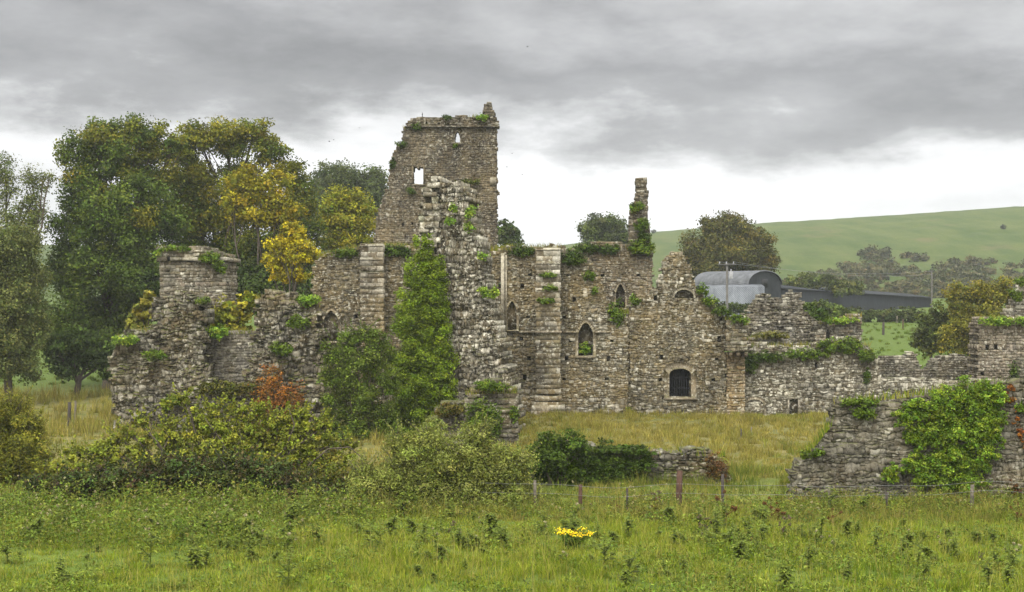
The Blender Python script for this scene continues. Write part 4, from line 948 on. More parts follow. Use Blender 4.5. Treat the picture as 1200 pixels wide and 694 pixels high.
# ================================================================== CLUMPS OF IVY AND WALL-TOP GREENERY
for c in [
 (207,291,16,3.5,YU-.3,'ivy along the left half of the turret parapet',IVY),(246,301,10,6,YU-.4,'ivy hanging at the right half of the turret parapet',IVY),
 (257,312,7,7,YU-.4,'ivy tuft on the turret just below its right corner',IVY),(185,296,4,8,YU-.2,'small ivy tuft on the left corner of the turret',IVYL),
 (148,398,14,6,YL-.4,'yellowish ivy on the far left shoulder of the gatehouse',IVYL),(182,416,13,6,YL-.8,'ivy patch low on the left gatehouse mass',IVY),
 (330,408,12,8,YL-.8,'ivy patch in the middle of the right gatehouse mass',IVY),(350,378,12,9,YL-.7,'ivy patch high on the right gatehouse mass',IVY),
 (362,352,13,6,YL-.2,'bright ivy cap on the right gatehouse corner',IVYL),(238,352,7,4,YL-.4,'tiny ivy tuft on the crown of the left gatehouse mass',IVY),
 (255,388,12,9,YL+.5,'pale ivy spilling over the cross wall between gatehouse masses',IVYL),(205,468,14,6,YL-1.3,'low mossy ivy at the foot of the left gatehouse mass',IVY),
 (265,455,36,10,YL-1.4,'olive scrub ledge at the base between the gatehouse masses',[(.08,.085,.02),(.06,.065,.018),(.10,.09,.025)]),
 (405,296,14,6,YN-.1,'ivy on the nave wall top left of the left buttress',IVY),(466,294,16,8,YN-.1,'ivy on the nave wall top right of the left buttress',IVYD),
 (612,294,13,7,YN-.1,'dark ivy on the nave wall top left of the tall buttress',IVYD),(672,300,14,9,YN-.2,'ivy on the nave wall top right of the tall buttress',IVYD),
 (690,323,6,6,YN-.2,'small ivy tuft on the sloping nave wall end',IVY),(697,340,4,5,YN-.2,'tiny ivy tuft lowest on the sloping nave wall end',IVY),
 (642,322,10,2.6,YN-.85,'upper green moss tuft on the tall buttress face',IVY),(645,337,9,2.4,YN-.9,'middle green moss tuft on the tall buttress face',IVY),(640,352,10,2.6,YN-1.0,'lowest green moss tuft on the tall buttress face',IVY),(685,408,7,7,YN+.3,'leafy plant growing inside the blocked pointed window of the nave',IVYL),(722,366,9,16,YN-.1,'ivy clump filling the broken gap left of the gable',IVY),(744,352,6,6,YN-.2,'ivy tuft on the gap edge at the foot of the gable slope',IVY),
 (690,291,18,6,YR-.2,'dark ivy along the transept wall top left end',IVYD),(715,292,12,6,YR-.2,'dark ivy in the middle of the transept wall top',IVYD),
 (752,290,15,9,YR-.4,'thick dark ivy at the foot of the chimney stub',IVY),(752,262,9,7,YR-.5,'dark ivy halfway up the chimney stub',IVY),(746,242,8,6,YR-.5,'dark ivy shelf on the shoulder of the chimney stub',IVY),(755,276,7,6,YR-.5,'dark ivy tuft low on the chimney stub',IVYD),
 (824,338,6,6,YG-.3,'ivy tuft on the upper right slope of the gable',IVY),(832,352,8,6,YG-.3,'ivy clump midway down the right slope of the gable',IVY),(846,366,10,7,YG-.4,'dark ivy clump at the foot of the gable right slope',IVYD),(866,374,10,5,YG-.7,'ivy cap on the corbelled bay',IVY),(737,480,3,4,YG-.3,'weed tuft in the wall foot left of the grille',IVY),
 (488,148,5,6,YT-.2,'dark ivy on the left corner of the tower parapet',IVYD),(565,137,7,3.5,YT-.5,'moss-green ivy at the foot of the stair turret',IVYL),(524,137,5,2.4,YT-.5,'small ivy tuft midway along the tower parapet',IVYD),(470,169,6,3,YT-.2,'dark ivy on the upper step of the broken tower edge',IVYD),(460,190,3,8,YT-.1,'dark ivy hanging on the ragged left tower edge',IVYD),(482,224,5,4,YT-.3,'ivy tuft under the larger tower window',IVYD),(548,213,14,3.5,YT-.3,'mossy ivy ledge across the tower right side',[(.06,.075,.022),(.08,.085,.03)]),(533,171,3,2,YT-.2,'tiny moss tuft under the slit window of the tower',IVY),
 (531,243,4,5,YP-.8,'bright ivy tuft high on the pier left of its centre',IVYL),(527,258,5,5,YP-.9,'bright ivy tuft on the pier below a smaller one',IVYL),(551,247,6,8,YP-.7,'bright ivy tuft near the right edge of the pier top',IVYL),(550,265,5,5,YP-.8,'bright ivy tuft below the one on the pier right edge',IVYL),(566,300,6,5,YP-.6,'bright ivy tuft where the pier meets the nave wall top',IVYL),(566,341,6,6,YP-.8,'upper ivy tuft of two side by side on the pier',IVYL),(578,343,6,7,YP-.8,'right ivy tuft of two side by side on the pier',IVYL),
 (575,452,20,6,YS-.3,'ivy cap on top of the small wall stub',IVY),(565,490,22,24,YS-.4,'dark ivy panel on the face of the small wall stub',IVY),(602,485,5,10,YS-.2,'ivy strip on the right edge of the small wall stub',IVY),(527,480,16,7,YS+.2,'brown-green moss cap on the rubble heap',[(.09,.075,.025),(.06,.07,.02),(.12,.09,.03)]),
 (895,418,22,7,YW-.3,'ivy band on the left of the lichened wall top',IVYD),(945,415,30,6,YW-.3,'ivy band on the middle of the lichened wall top',IVY),(985,404,26,10,YW-.3,'thick bright ivy crown on the high part of the lichened wall',IVY),(1015,415,10,9,YW-.3,'ivy clump at the right step of the lichened wall',IVY),(878,428,8,12,YW-.3,'ivy hanging in the corner beside the corbelled bay',IVYD),(1016,440,4,10,YW-.2,'ivy strip running down the lichened wall below its step',IVYD),
 (962,368,10,6,YC-.5,'dark ivy at the left end of the chamber wall top',IVYD),(950,360,7,5,YA-.3,'dark ivy tuft on the right shoulder of the rear ruin',IVYD),(985,376,22,4,YC-.4,'green growth along the chamber wall top',IVYL),(905,393,20,4,YA-3.8,'mossy growth on the low return before the rear ruin',[(.10,.10,.03),(.13,.12,.04)]),
 (1172,376,26,5,YK-.4,'bright ivy fringe along the lodge wall top',IVYL),(1210,376,20,6,YK-.4,'bright ivy fringe on the lodge wall top at the frame edge',IVYL),(1190,345,8,7,YK+2.5,'dark ivy clump on the lodge rear gable',IVY),(1198,330,8,6,YK+2.5,'topmost ivy clump on the lodge rear gable',IVY),(1188,436,4,13,YK-2.2,'ivy pillar at the corner of the lodge porch',IVYD),
 (1008,471,22,4,YF-.15,'bright ivy trim on the left stub of the field wall top',IVY),(1012,482,10,8,YF-.25,'ivy hanging below the left stub of the field wall top',IVY),(952,531,13,4,YF-.1,'mossy green step on the sloping end of the field wall',IVY),(1198,478,7,5,YF-.2,'ivy tuft on the field wall at the frame edge',IVY),
]:
    px, py, rx, ry, Y, lab, pal = c
    clump(px, py, rx, ry, Y, lab + ('' if len(lab.split()) < 13 else ''), pal, leaf=.11 if Y < 80 else .14, cover=.9, depth=min(.6, .35 * 60 / (rx * Y / 30) ), parts=None)

# ================================================================== GRASS
def blades(name, label, n, sampler, hmin, hmax, w, pal, lean=.45, mat='grass', var=.18, per=26, spread=.13):
    nt_ = max(1, n // per); tx, ty = sampler(nt_); nt_ = len(tx); k0 = np.repeat(np.arange(nt_), per); n = len(k0)
    dsp = np.clip(rng.normal(size=(n, 2)), -2, 2) * spread; x, y = tx[k0] + dsp[:, 0], ty[k0] + dsp[:, 1]; z = ground_z(x, y)
    th = rng.uniform(.45, 1.15, nt_) * np.where(rng.random(nt_) < .12, 1.5, 1) * (1 + .5 * wnoise(tx, ty, 1.3)).clip(.35, 1.8)
    h = rng.uniform(hmin, hmax, n) * th[k0]
    ang = rng.uniform(0, 2*math.pi, n); a2 = np.arctan2(dsp[:, 1], dsp[:, 0]) + rng.normal(size=n) * .8; ln = h * lean * rng.random(n)
    dx, dy = np.cos(ang)*w*.5, np.sin(ang)*w*.5; lx, ly = np.cos(a2)*ln, np.sin(a2)*ln
    b0 = np.stack([x-dx, y-dy, z-.03], 1); b1 = np.stack([x+dx, y+dy, z-.03], 1)
    m0 = np.stack([x-dx*.7+lx*.35, y-dy*.7+ly*.35, z+h*.55], 1); m1 = np.stack([x+dx*.7+lx*.35, y+dy*.7+ly*.35, z+h*.55], 1)
    tp = np.stack([x+lx, y+ly, z+h], 1)
    V = np.stack([b0, b1, m1, m0, tp], 1).reshape(-1, 3)
    mb = MB(); i = mb.addv(V); k = np.arange(n)[:, None] * 5
    f = .5 + .5 * wnoise(x, y, 2.3); g2 = rng.random(nt_)[k0]
    q = np.clip((f*.4 + g2*.6 + rng.normal(size=n)*.12) * len(pal), 0, len(pal) - 1).astype(int)
    c = np.array(pal)[q] * (1 + rng.normal(size=(n, 1)) * var).clip(.4, 1.7) * rng.uniform(.7, 1.25, nt_)[k0][:, None]
    mb.quads(k + np.array([[0, 1, 2, 3]]), c); mb.tris(k + np.array([[3, 2, 4]]), c)
    o = mb.build(name, M[mat], origin=(0, 80, 0)); tag(o, label, 'grass', kind='stuff'); return o
def wedge(y0, y1, margin=11, cond=None):
    def f(n):
        u = rng.random(int(n)); y = np.sqrt(y0*y0 + u*(y1*y1 - y0*y0)); x = rng.uniform(-1, 1, len(y)) * (y/3 + margin)
        if cond is not None: k = cond(x*F/y + 600, y, x); x, y = x[k], y[k]
        return x, y
    return f
GR = [(0.078,0.120,0.014),(0.118,0.165,0.017),(0.157,0.199,0.022),(0.196,0.222,0.032),(0.246,0.234,0.063),(0.140,0.188,0.021),(0.224,0.211,0.063),(0.101,0.142,0.017)]
GRM = [(.08,.11,.025),(.11,.135,.03),(.15,.16,.04),(.20,.18,.065),(.24,.20,.085)]
STRAW = [(0.162,0.140,0.043),(0.204,0.170,0.060),(0.238,0.191,0.072),(0.136,0.132,0.034),(0.272,0.221,0.093)]
blades('meadow_grass', 'short lush green meadow grass across the foreground', 360000, wedge(34, 57), .08, .25, .018, GR, 1.0)
blades('seeding_grass', 'thin pale seeding grass stalks over the meadow', 7000, wedge(36, 57), .4, .8, .010, [(.26,.22,.09),(.30,.26,.12),(.22,.21,.07)], .45, per=5, spread=.25)
blades('rank_grass', 'tall rank grass along the fence and the field wall', 105000, wedge(52, 66, 10), .18, .5, .022, GRM, .75)
def sc(px, y, x): return (px > 600) | (rng.random(len(px)) < .6)
blades('pasture_grass', 'yellowing rough grass between the low wall and the abbey', 240000, wedge(63, 101, 13, lambda px, y, x: rng.random(len(px)) < np.clip(.35 + .65*(px > 560), 0, 1)), .14, .38, .032, GRM[1:4] + STRAW[:1] + GRM[3:] + STRAW, .7)
blades('straw_grass', 'tall straw coloured grass left of the gatehouse', 60000, wedge(84, 124, 9, lambda px, y, x: px < 175), .35, .95, .035, STRAW + GRM[2:], .6)
blades('wall_foot_grass', 'tall seeding grass against the foot of the abbey walls', 8000, wedge(96.5, 98.4, 8, lambda px, y, x: px > 600), .12, .38, .03, GRM[1:] + STRAW[:3], .5)
blades('slope_grass', 'bright green grass on the slope behind the ruins', 60000, wedge(125, 215, 6, lambda px, y, x: (px < 180) | (px > 980)), .15, .35, .07, [(.075,.115,.022),(.09,.125,.025),(.11,.135,.032)], .6)
# wall top grasses
def topgrass(name, label, spans, n, pal=STRAW[:4] + GRM[:3], h=(.15,.5), w=.02):
    mb = MB(); vs = []; 
    for (x0, y0, x1, y1, Y) in spans:
        for k in range(n):
            t = rnd.random(); p = P(x0+(x1-x0)*t, y0+(y1-y0)*t, Y + rnd.uniform(-.1, .7)); hh = rnd.uniform(*h); a = rnd.uniform(-.5,.5)*hh; b = rnd.uniform(-.5,.2)*hh; c = pal[rnd.randrange(len(pal))]
            p.z -= .12
            i = mb.addv([(p.x-w,p.y,p.z),(p.x+w,p.y,p.z),(p.x+w*.6+a*.4,p.y+b*.4,p.z+hh*.6),(p.x-w*.6+a*.4,p.y+b*.4,p.z+hh*.6),(p.x+a,p.y+b,p.z+hh)])
            mb.quads([(i,i+1,i+2,i+3)], c); mb.tris([(i+3,i+2,i+4)], c)
    tag(mb.build(name, M['grass']), label, 'grass', kind='stuff')
topgrass('wall_top_grass', 'dry grass sprouting along the nave and transept wall tops', [(372,301,420,290,YN),(450,288,500,290,YN),(592,291,660,290,YN),(715,366,737,366,YN),(668,293,765,290,YR),(850,373,876,382,YG-.4),(880,405,1020,404,YW),(560,294,600,290,YN)], 260)
topgrass('wall_top_grass', 'dry grass on the gatehouse, turret, rear chamber and lodge tops', [(184,291,266,303,YU),(136,398,176,385,YL),(300,350,375,358,YL),(240,392,298,388,YL+1.1),(958,380,1010,370,YC),(1148,373,1200,375,YK),(546,460,606,458,YS),(512,484,548,474,YS+.6),(473,150,560,137,YT),(873,397,926,394,YA-3.4)], 220)
topgrass('wall_top_grass', 'green grass along the top of the field and low walls', [(977,472,1180,449,YF),(940,538,975,495,YF),(640,526,850,532,YJ)], 240, GR + GRM)

# ================================================================== FOREGROUND WEEDS
THI = [(0.091,0.119,0.028),(0.119,0.154,0.034),(0.070,0.098,0.025),(0.154,0.182,0.042)]
def thistle_mesh(seed, h, pal, heads, hcol, leafy=26, spread=.34):
    R = np.random.default_rng(seed); mb = MB(); stems = [((0,0,0),(R.normal()*.05, R.normal()*.05, h))]
    for k in range(R.integers(2, 6)):
        a = R.uniform(0, 6.28); zz = h*R.uniform(.25, .7); stems.append(((0,0,zz), (math.cos(a)*h*.32, math.sin(a)*h*.32, zz + h*R.uniform(.2,.45))))
    for a, b in stems:
        mb.tube([a, tuple((np.array(a)+np.array(b))/2 + R.normal(size=3)*.02), b], [.014,.010,.006], 4, pal[0])
        L = np.linalg.norm(np.array(b)-np.array(a)); m = int(leafy * L / h)
        for q in range(m):
            t = R.uniform(.02, 1); p = np.array(a) + (np.array(b)-np.array(a))*t; an = R.uniform(0, 6.28); ln = h*spread*(1.05-.65*(p[2]/h))*R.uniform(.5,1.1)
            d = np.array([math.cos(an), math.sin(an), 0]); s = np.array([-math.sin(an), math.cos(an), 0]); w = ln*.17
            up = R.uniform(.15,.6); c = np.array(pal[R.integers(len(pal))])*R.uniform(.7,1.3)
            pts = [p, p+d*ln*.3+[0,0,ln*up*.5]+s*w, p+d*ln*.38+[0,0,ln*up*.55], p+d*ln*.3+[0,0,ln*up*.5]-s*w, p+d*ln*.7+[0,0,ln*up*.5]+s*w*.9, p+d*ln*.72+[0,0,ln*up*.6], p+d*ln*.7+[0,0,ln*up*.5]-s*w*.9, p+d*ln+[0,0,ln*up*.2]]
            i = mb.addv(pts); mb.quads(np.array([(0,1,2,3),(1,4,5,2),(3,2,5,6)])+i, c); mb.tris(np.array([(4,7,5),(5,7,6)])+i, c)
        if heads and R.random() < heads:
            for q in range(R.integers(1, 4)):
                c = np.array(b) + R.normal(size=3)*.03; n = 26
                mb.leaves(c + R.normal(size=(n,3))*.018, R.normal(size=(n,3)), .026, np.array(hcol)*R.uniform(.8,1.15,(n,1)))
    return mb
def scatter_copies(o, spots, label=None):
    for k, (x, y, s, r) in enumerate(spots):
        c = o if k == 0 else o.copy()
        if k: COL.objects.link(c)
        c.location = (x, y, gz(x, y) - .02); c.rotation_euler = (0, 0, r); c.scale = (s, s, s*rnd.uniform(.85, 1.15))
_dr = [(rnd.uniform(-60, 1260), math.sqrt(rnd.uniform(38**2, 55**2)), rnd.uniform(.5, 1.8)) for _ in range(26)]
def spots(n, y0, y1, pxa=-60, pxb=1260, smin=.4, smax=1.35):
    L = []
    while len(L) < n:
        if rnd.random() < .6:
            a = _dr[int(26 * rnd.random()**1.6)]; x = PX(a[0], a[1]) + rnd.gauss(0, a[2]); y = a[1] + rnd.gauss(0, a[2]*.6)
            if not (y0 < y < y1 and pxa < 600 + x*F/y < pxb): continue
        else:
            y = math.sqrt(rnd.uniform(y0*y0, y1*y1)); x = PX(rnd.uniform(pxa, pxb), y)
        L.append((x, y, rnd.uniform(smin, smax), rnd.uniform(0, 6.28)))
    return L
kinds = [(thistle_mesh(1,.7,THI,.0,(0,0,0),46,.42), 'leafy dark green thistle without flowers in the meadow grass', 66), (thistle_mesh(2,.9,THI,.0,(0,0,0),40,.34), 'tall slim dark green thistle without flowers in the meadow', 44),
         (thistle_mesh(3,.75,THI,.8,(.30,.26,.24)), 'dark green thistle with pale fluffy seed heads', 40), (thistle_mesh(4,.5,THI,.0,(0,0,0),60,.62), 'squat spreading dark green thistle rosette in the grass', 80),
         (thistle_mesh(5,.8,[(.10,.055,.03),(.13,.07,.035),(.08,.05,.03)],.9,(.11,.05,.03),12,.2), 'dead brown dock stalk standing in the grass', 10), (thistle_mesh(6,.7,THI,.9,(.13,.095,.10)), 'green thistle with dull brown flower heads', 6)]
for mbk, lab, n in kinds:
    o = mbk.build('dock' if 'dock' in lab else 'thistle', M['leaf'], origin=(0,0,0)); tag(o, lab, 'weed', 'weeds standing in the meadow')
    if 'dock' in lab: L = spots(n, 50, 57, 560, 1200)
    elif 'fluffy' in lab: L = spots(24, 43, 56, -40, 520, .8, 1.4) + spots(16, 40, 56, 500, 1250, .8, 1.3)
    else: L = spots(n, 38.5, 55)
    scatter_copies(o, L)
# ragwort
X, Y = PX(668, 45.5), 45.5; zg = gz(X, Y)
t = thing('ragwort', (X, Y, zg), 'bright yellow flowering ragwort in the middle of the meadow', 'wildflower')
mb = MB(); fb = MB()
for k in range(16):
    a = rnd.uniform(0, 6.28); r = rnd.uniform(.05, .62); tip = Vector((X + math.cos(a)*r, Y + math.sin(a)*r*.6, zg + rnd.uniform(.50, .72) - r*.15))
    mb.tube([(X + math.cos(a)*r*.3, Y + math.sin(a)*r*.2, zg-.05), tuple((Vector((X,Y,zg))*.4 + tip*.6)), tuple(tip)], [.014,.01,.006], 4, (.06,.09,.02))
    n = 34
    lp = np.array(tip)*np.linspace(.45,1,n)[:,None]*0 + np.array([X,Y,zg])*(1-np.linspace(.3,.95,n)[:,None]) + np.array(tip)*np.linspace(.3,.95,n)[:,None]
    mb.leaves(lp + rng.normal(size=(n,3))*.05, rng.normal(size=(n,3)), .06, vjit([(.07,.11,.025),(.09,.13,.03)], n), .35)
    n = 26; fb.leaves(np.array(tip) + rng.normal(size=(n,3))*np.array([.075,.075,.028]), rng.normal(size=(n,3))*.5+[0,-.3,1], .022, vjit([(.75,.52,.02),(.68,.42,.015),(.8,.6,.04)], n), .9)
mb.build('leafy_stem', M['leaf'], t); fb.build('flower_head', M['leaf'], t)
# low herb layer: nettles and thistles too many to count
def herbs(name, label, n, sampler, hmin, hmax, pal, leaf, heads=0, hpal=None, per=16):
    x, y = sampler(n); n = len(x); z = ground_z(x, y); h = rng.uniform(hmin, hmax, n); k = np.repeat(np.arange(n), per); N = len(k)
    t = rng.random(N); sp = .16*(1.1 - .5*t)
    p = np.stack([x[k] + rng.normal(size=N)*sp, y[k] + rng.normal(size=N)*sp, z[k] + h[k]*t], 1)
    c = vjit(pal, n, .2)[k] * (1 + rng.normal(size=(N,1))*.2).clip(.5, 1.6)
    mb = MB(); mb.leaves(p, rng.normal(size=(N,3))*.6 + [0,0,.7], leaf*rng.uniform(.6,1.3,N), c, .38)
    if heads:
        s = rng.random(n) < heads; kk = np.repeat(np.where(s)[0], 12); m = len(kk); hp = rng.normal(size=(n,3))*np.array([.10,.10,.05])
        q = np.stack([x[kk], y[kk], z[kk] + h[kk]*1.02], 1) + hp[kk] + rng.normal(size=(m,3))*.018
        mb.leaves(q, rng.normal(size=(m,3)), .02, vjit(hpal, m, .1), .8)
    tag(mb.build(name, M['leaf'], origin=(0,50,0)), label, 'weeds', kind='stuff')
herbs('weed_cover', 'dense bank of nettles and seeding thistles at lower left', 6500, wedge(45, 57, 5, lambda px, y, x: (px < 430 - 8*(57-y) + 60*np.sin(y)) & (rng.random(len(px)) < .9)), .3, 1.05, [(.075,.115,.022),(.10,.14,.026),(.06,.09,.02),(.13,.155,.035),(.12,.12,.035)], .06, .10, [(.30,.25,.23),(.24,.19,.19),(.34,.30,.27)])
herbs('weed_cover', 'patches of low broad leaved weeds through the meadow', 8500, wedge(37, 56, 5, lambda px, y, x: wnoise(x, y, .8) + wnoise(y, x, 1.9)*.8 > .1), .08, .38, THI + [(.10,.15,.03),(.13,.17,.03),(.08,.12,.025),(.12,.12,.035)], .055)
herbs('weed_cover', 'tall mixed weeds along the old wire fence', 4200, wedge(52.5, 57.3, 5, lambda px, y, x: rng.random(len(px)) < .35 + .65*(wnoise(x, y, 1.5) > -.1)), .25, .8, [(.09,.125,.028),(.12,.14,.03),(.12,.10,.04),(.07,.095,.022),(.15,.15,.045)], .05, .05, [(.30,.26,.23)])
herbs('weed_cover', 'tall light green weeds before the dark bramble bank', 900, wedge(52.8, 54.6, 5, lambda px, y, x: px < 430), .5, 1.35, [(.11,.15,.03),(.14,.17,.035),(.10,.13,.03),(.16,.15,.04)], .055, .05, [(.30,.26,.23)], 26)
# hillside scrub: a mass of gorse and thorn
mb = MB(); hb = []
def hillblob(px, py, r, ry=None):
    for Y in np.arange(370, 745, 4):
        if PZ(py, Y) <= gz(PX(px, Y), Y) + .5: return (px, py - (ry or r)*.5, r, ry or r, Y)
    return None
for (xa, xb, ya, yb, n, r) in ((955,1090,322,340,46,7),(1010,1085,300,306,22,6),(1085,1195,322,338,42,7),(1100,1165,306,312,18,5),(985,1050,312,326,26,8),(1000,1200,335,345,40,8),(1190,1260,320,345,20,8),(905,1000,334,350,30,7),(1000,1120,340,352,30,7),(1060,1200,312,330,34,7),(900,960,338,345,14,7),(940,980,318,330,6,5)):
    for k in range(n):
        b = hillblob(rnd.uniform(xa, xb), rnd.uniform(ya, yb), r*rnd.uniform(.6,1.25), r*rnd.uniform(.45,.85))
        if b: hb.append(((PX(b[0],b[4]), b[4], PZ(b[1],b[4])), (b[2]/F*b[4], b[2]/F*b[4], b[3]/F*b[4])))
foliage(mb, hb, [(.06,.058,.036),(.05,.052,.034),(.075,.066,.04),(.085,.07,.045),(.045,.05,.03)], .55, 1.0, .7)
tag(mb.build('hillside_scrub', M['leaf']), 'grey-brown mass of gorse and thorn scrub on the far hill', 'scrub', kind='stuff')
b = [hillblob(1021,300,8,9), hillblob(1036,302,8,7)]
mb = MB(); foliage(mb, [((PX(q[0],q[4]), q[4], PZ(q[1],q[4])), (q[2]/F*q[4], q[2]/F*q[4], q[3]/F*q[4])) for q in b if q], [(.04,.045,.03),(.05,.05,.03)], .5, 1.3, .7)
tag(mb.build('thorn_tree', M['leaf']), 'darkest round thorn tree at the top left of the hill scrub', 'tree')
for (px, py, r, lab) in ((1176,267,2.6,'lone tiny thorn tree high on the open hillside'),(766,272,2.0,'low hedge speck on the hill crest beside the chimney stub')):
    q = hillblob(px, py, r) or (px, py, r, r, 740)
    mb = MB(); foliage(mb, [((PX(q[0],q[4]), q[4], PZ(q[1],q[4])), (r/F*q[4]*1.3, r/F*q[4], r/F*q[4]))], [(.035,.04,.028)], .16, 1.6, .2)
    tag(mb.build('thorn_tree', M['leaf']), lab, 'tree')
# ================================================================== GROUND
def build_ground():
    ys = np.concatenate([np.linspace(-60, 30, 8), np.linspace(32, 130, 110), np.linspace(132, 400, 90), np.linspace(406, 760, 70), np.linspace(775, 1250, 14)])
    us = np.linspace(-1, 1, 161); us = np.sign(us) * np.abs(us)**1.25
    X = us[None, :] * (.62 * np.maximum(ys, 0) + 150)[:, None]; Y = np.repeat(ys[:, None], len(us), 1); Z = ground_z(X, Y)
    V = np.stack([X, Y, Z], 2).reshape(-1, 3); r, c = X.shape
    i, j = np.meshgrid(np.arange(r-1), np.arange(c-1), indexing='ij'); a = (i*c + j).ravel()
    mb = MB(); mb.addv(V); mb.quads(np.stack([a, a+1, a+c+1, a+c], 1), (.1,.1,.1))
    m, nt = newmat('meadow_ground'); g = G(nt); v = g.obj()
    n1 = g.noise(v, .35, 6, .6); n3 = g.noise(v, 2.5, 6, .65)
    green = g.mix(g.ramp(n1, [(.35,0.0),(.65,1.0)]), (.055,.085,.012), (.095,.125,.022))
    straw = g.mix(g.ramp(n1, [(.35,0.0),(.65,1.0)]), (.09,.095,.028), (.145,.125,.045))
    hill = g.mix(g.ramp(g.noise(g.mapping(v, (.6, .12, .3)), .16, 9, .72), [(.38,0.0),(.62,1.0)]), (.038,.060,.014), (.068,.084,.023))
    sep = nt.nodes.new('ShaderNodeSeparateXYZ'); g.l(v, sep.inputs[0])
    y = sep.outputs['Y']
    yn = g.math('ADD', y, g.math('MULTIPLY', g.math('SUBTRACT', n1, .5), 22))
    def band(a, b): 
        mr = nt.nodes.new('ShaderNodeMapRange'); mr.inputs['From Min'].default_value = a; mr.inputs['From Max'].default_value = b; g.l(yn, mr.inputs['Value']); return mr.outputs[0]
    c = g.mix(band(56, 72), green, straw)
    c = g.mix(band(118, 134), c, (.07,.10,.022))
    c = g.mix(band(330, 400), c, hill)
    brown = g.ramp(g.noise(v, .045, 5, .6), [(.58,0.0),(.72,.45)])
    c = g.mix(g.math('MULTIPLY', brown, band(380, 430)), c, (.11,.085,.045))
    c = g.mix(1.0, c, g.ramp(n3, [(.3,.6),(.7,1.3)]), 'MULTIPLY')
    g.out(c, .95, g.bump(n3, .8, .12), .05)
    o = mb.build('ground', m, origin=(0, 0, 0), smooth=True); tag(o, 'rolling grassy ground rising to the far hill', 'ground', kind='structure')
build_ground()
# haze: even, pale air over the whole place
mb = MB(); mb.box(-1000, 1000, -70, 1262, -32, 75, (1,1,1))
m, nt = newmat('haze_air'); pv = nt.nodes.new('ShaderNodeVolumePrincipled'); pv.inputs['Density'].default_value = HAZE; pv.inputs['Color'].default_value = (.90,.93,.97,1); pv.inputs['Anisotropy'].default_value = .2
o = nt.nodes.new('ShaderNodeOutputMaterial'); nt.links.new(pv.outputs[0], o.inputs['Volume']); 
if HAZE > 0: tag(mb.build('haze', m), 'thin pale damp air over the valley', 'haze', kind='stuff')

# ================================================================== SKY, SUN, CAMERA
w = bpy.data.worlds.new('World'); scene.world = w; w.use_nodes = True; nt = w.node_tree; nt.nodes.clear(); g = G(nt)
SUN_EL, SUN_AZ = math.radians(48), math.radians(205)       # azimuth measured from +Y clockwise
sky = nt.nodes.new('ShaderNodeTexSky'); sky.sky_type = 'NISHITA'; sky.sun_disc = False; sky.sun_elevation = SUN_EL; sky.sun_rotation = SUN_AZ
tc = nt.nodes.new('ShaderNodeTexCoord'); d = tc.outputs['Generated']
sep = nt.nodes.new('ShaderNodeSeparateXYZ'); g.l(d, sep.inputs[0]); dz = sep.outputs['Z']
zz = g.math('MAXIMUM', dz, 0.0)
az = g.math('ARCTAN2', sep.outputs['X'], sep.outputs['Y'])
cmb = nt.nodes.new('ShaderNodeCombineXYZ'); g.l(az, cmb.inputs[0]); g.l(zz, cmb.inputs[1])
mp = nt.nodes.new('ShaderNodeMapping'); mp.inputs['Location'].default_value = CLOUD_OFF; mp.inputs['Scale'].default_value = (1.0, 2.6, 1); g.l(cmb.outputs[0], mp.inputs['Vector'])
big = g.noise(mp.outputs[0], 3.2, 2, .5); mid = g.noise(mp.outputs[0], 7.0, 9, .62); fine = g.noise(mp.outputs[0], 5.0, 6, .55)
# the lower edge of the grey layer wanders with the noise
e = g.math('ADD', zz, g.math('MULTIPLY', g.math('SUBTRACT', big, .5), .10))
e = g.math('ADD', e, g.math('MULTIPLY', g.math('SUBTRACT', mid, .5), .15))
e = g.math('ADD', e, g.math('ADD', g.math('MULTIPLY', sep.outputs['X'], .075), .006))
lay = g.ramp(e, [(.045,(.75,.755,.765)),(.085,(.94,.942,.95)),(.106,(.80,.802,.81)),(.121,(.54,.542,.55)),(.138,(.34,.34,.347)),(.165,(.27,.27,.278)),(.195,(.40,.40,.407)),(.235,(.52,.52,.525)),(.55,(.66,.655,.65))])
tex = g.ramp(fine, [(.30,.70),(.70,1.40)])
lay = g.mix(g.ramp(e, [(.09, .30), (.13, 1.0)]), lay, g.mix(1.0, lay, tex, 'MULTIPLY'))
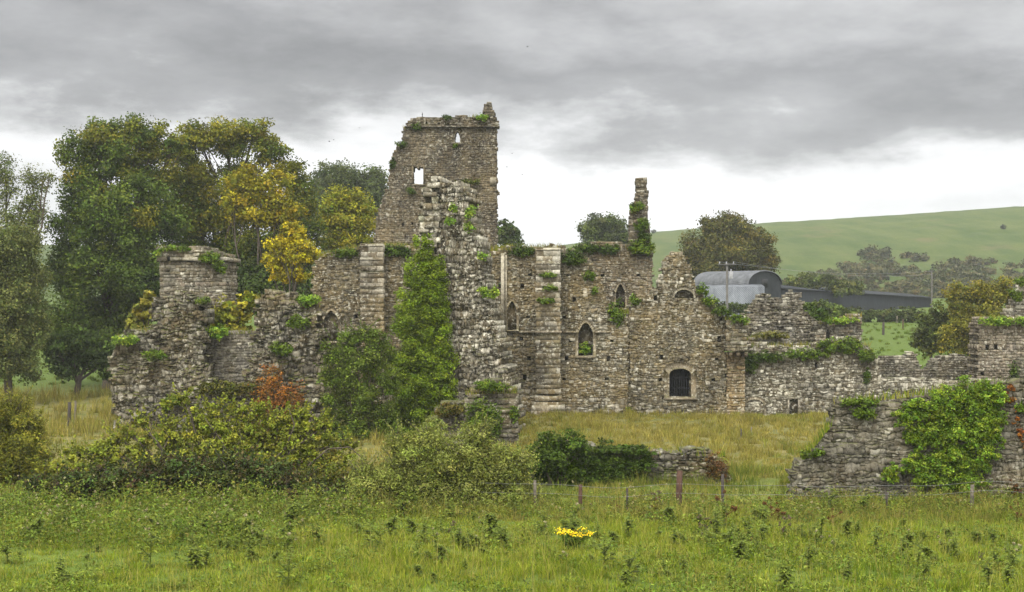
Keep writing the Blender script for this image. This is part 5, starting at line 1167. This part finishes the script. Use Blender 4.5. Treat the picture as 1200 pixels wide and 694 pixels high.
# an overcast sky is brightest overhead; unseen zenith and rear boosted as fill light
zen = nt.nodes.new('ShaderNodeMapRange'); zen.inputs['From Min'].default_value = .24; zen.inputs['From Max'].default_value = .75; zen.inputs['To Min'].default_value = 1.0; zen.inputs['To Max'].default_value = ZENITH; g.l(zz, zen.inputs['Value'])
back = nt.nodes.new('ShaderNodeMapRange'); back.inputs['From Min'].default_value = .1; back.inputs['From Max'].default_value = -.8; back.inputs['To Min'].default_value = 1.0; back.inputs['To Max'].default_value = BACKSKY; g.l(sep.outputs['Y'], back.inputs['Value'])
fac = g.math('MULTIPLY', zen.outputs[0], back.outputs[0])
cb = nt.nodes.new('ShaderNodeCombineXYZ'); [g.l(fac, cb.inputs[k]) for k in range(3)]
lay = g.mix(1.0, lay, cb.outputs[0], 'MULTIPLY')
b1 = nt.nodes.new('ShaderNodeBackground'); g.l(sky.outputs[0], b1.inputs[0]); b1.inputs[1].default_value = .06
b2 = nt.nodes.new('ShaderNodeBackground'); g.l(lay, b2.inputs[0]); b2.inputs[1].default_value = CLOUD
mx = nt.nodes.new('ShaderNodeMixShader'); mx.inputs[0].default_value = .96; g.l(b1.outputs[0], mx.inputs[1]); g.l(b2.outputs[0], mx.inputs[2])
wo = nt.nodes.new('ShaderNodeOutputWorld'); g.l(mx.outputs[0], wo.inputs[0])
sl = bpy.data.lights.new('sun', 'SUN'); sl.energy = SUN; sl.angle = math.radians(20); sl.color = (1, .95, .87)
so = bpy.data.objects.new('sun', sl); COL.objects.link(so); so.location = (-30, -40, 60)
sd = Vector((math.sin(SUN_AZ)*math.cos(SUN_EL), math.cos(SUN_AZ)*math.cos(SUN_EL), math.sin(SUN_EL)))
so.rotation_euler = sd.to_track_quat('Z', 'Y').to_euler()
cam = bpy.data.cameras.new('camera'); co = bpy.data.objects.new('camera', cam); COL.objects.link(co); scene.camera = co
co.location = (0, 0, CAMZ); co.rotation_euler = (math.radians(90), 0, 0); cam.sensor_width = 36; cam.lens = 36 * F / 1200; cam.shift_y = (HY - 347) / 1200
cam.clip_start = .5; cam.clip_end = 5000
vs = scene.view_settings; vs.view_transform = 'Standard'; vs.look = 'None'; vs.exposure = EXPOSURE; vs.gamma = 1.0; vs.use_curve_mapping = False
cy = scene.cycles; cy.max_bounces = 6; cy.diffuse_bounces = 3; cy.transmission_bounces = 3; cy.volume_bounces = 1; cy.transparent_max_bounces = 4; cy.glossy_bounces = 2
cy.use_denoising = True; cy.use_adaptive_sampling = True; cy.adaptive_threshold = .02
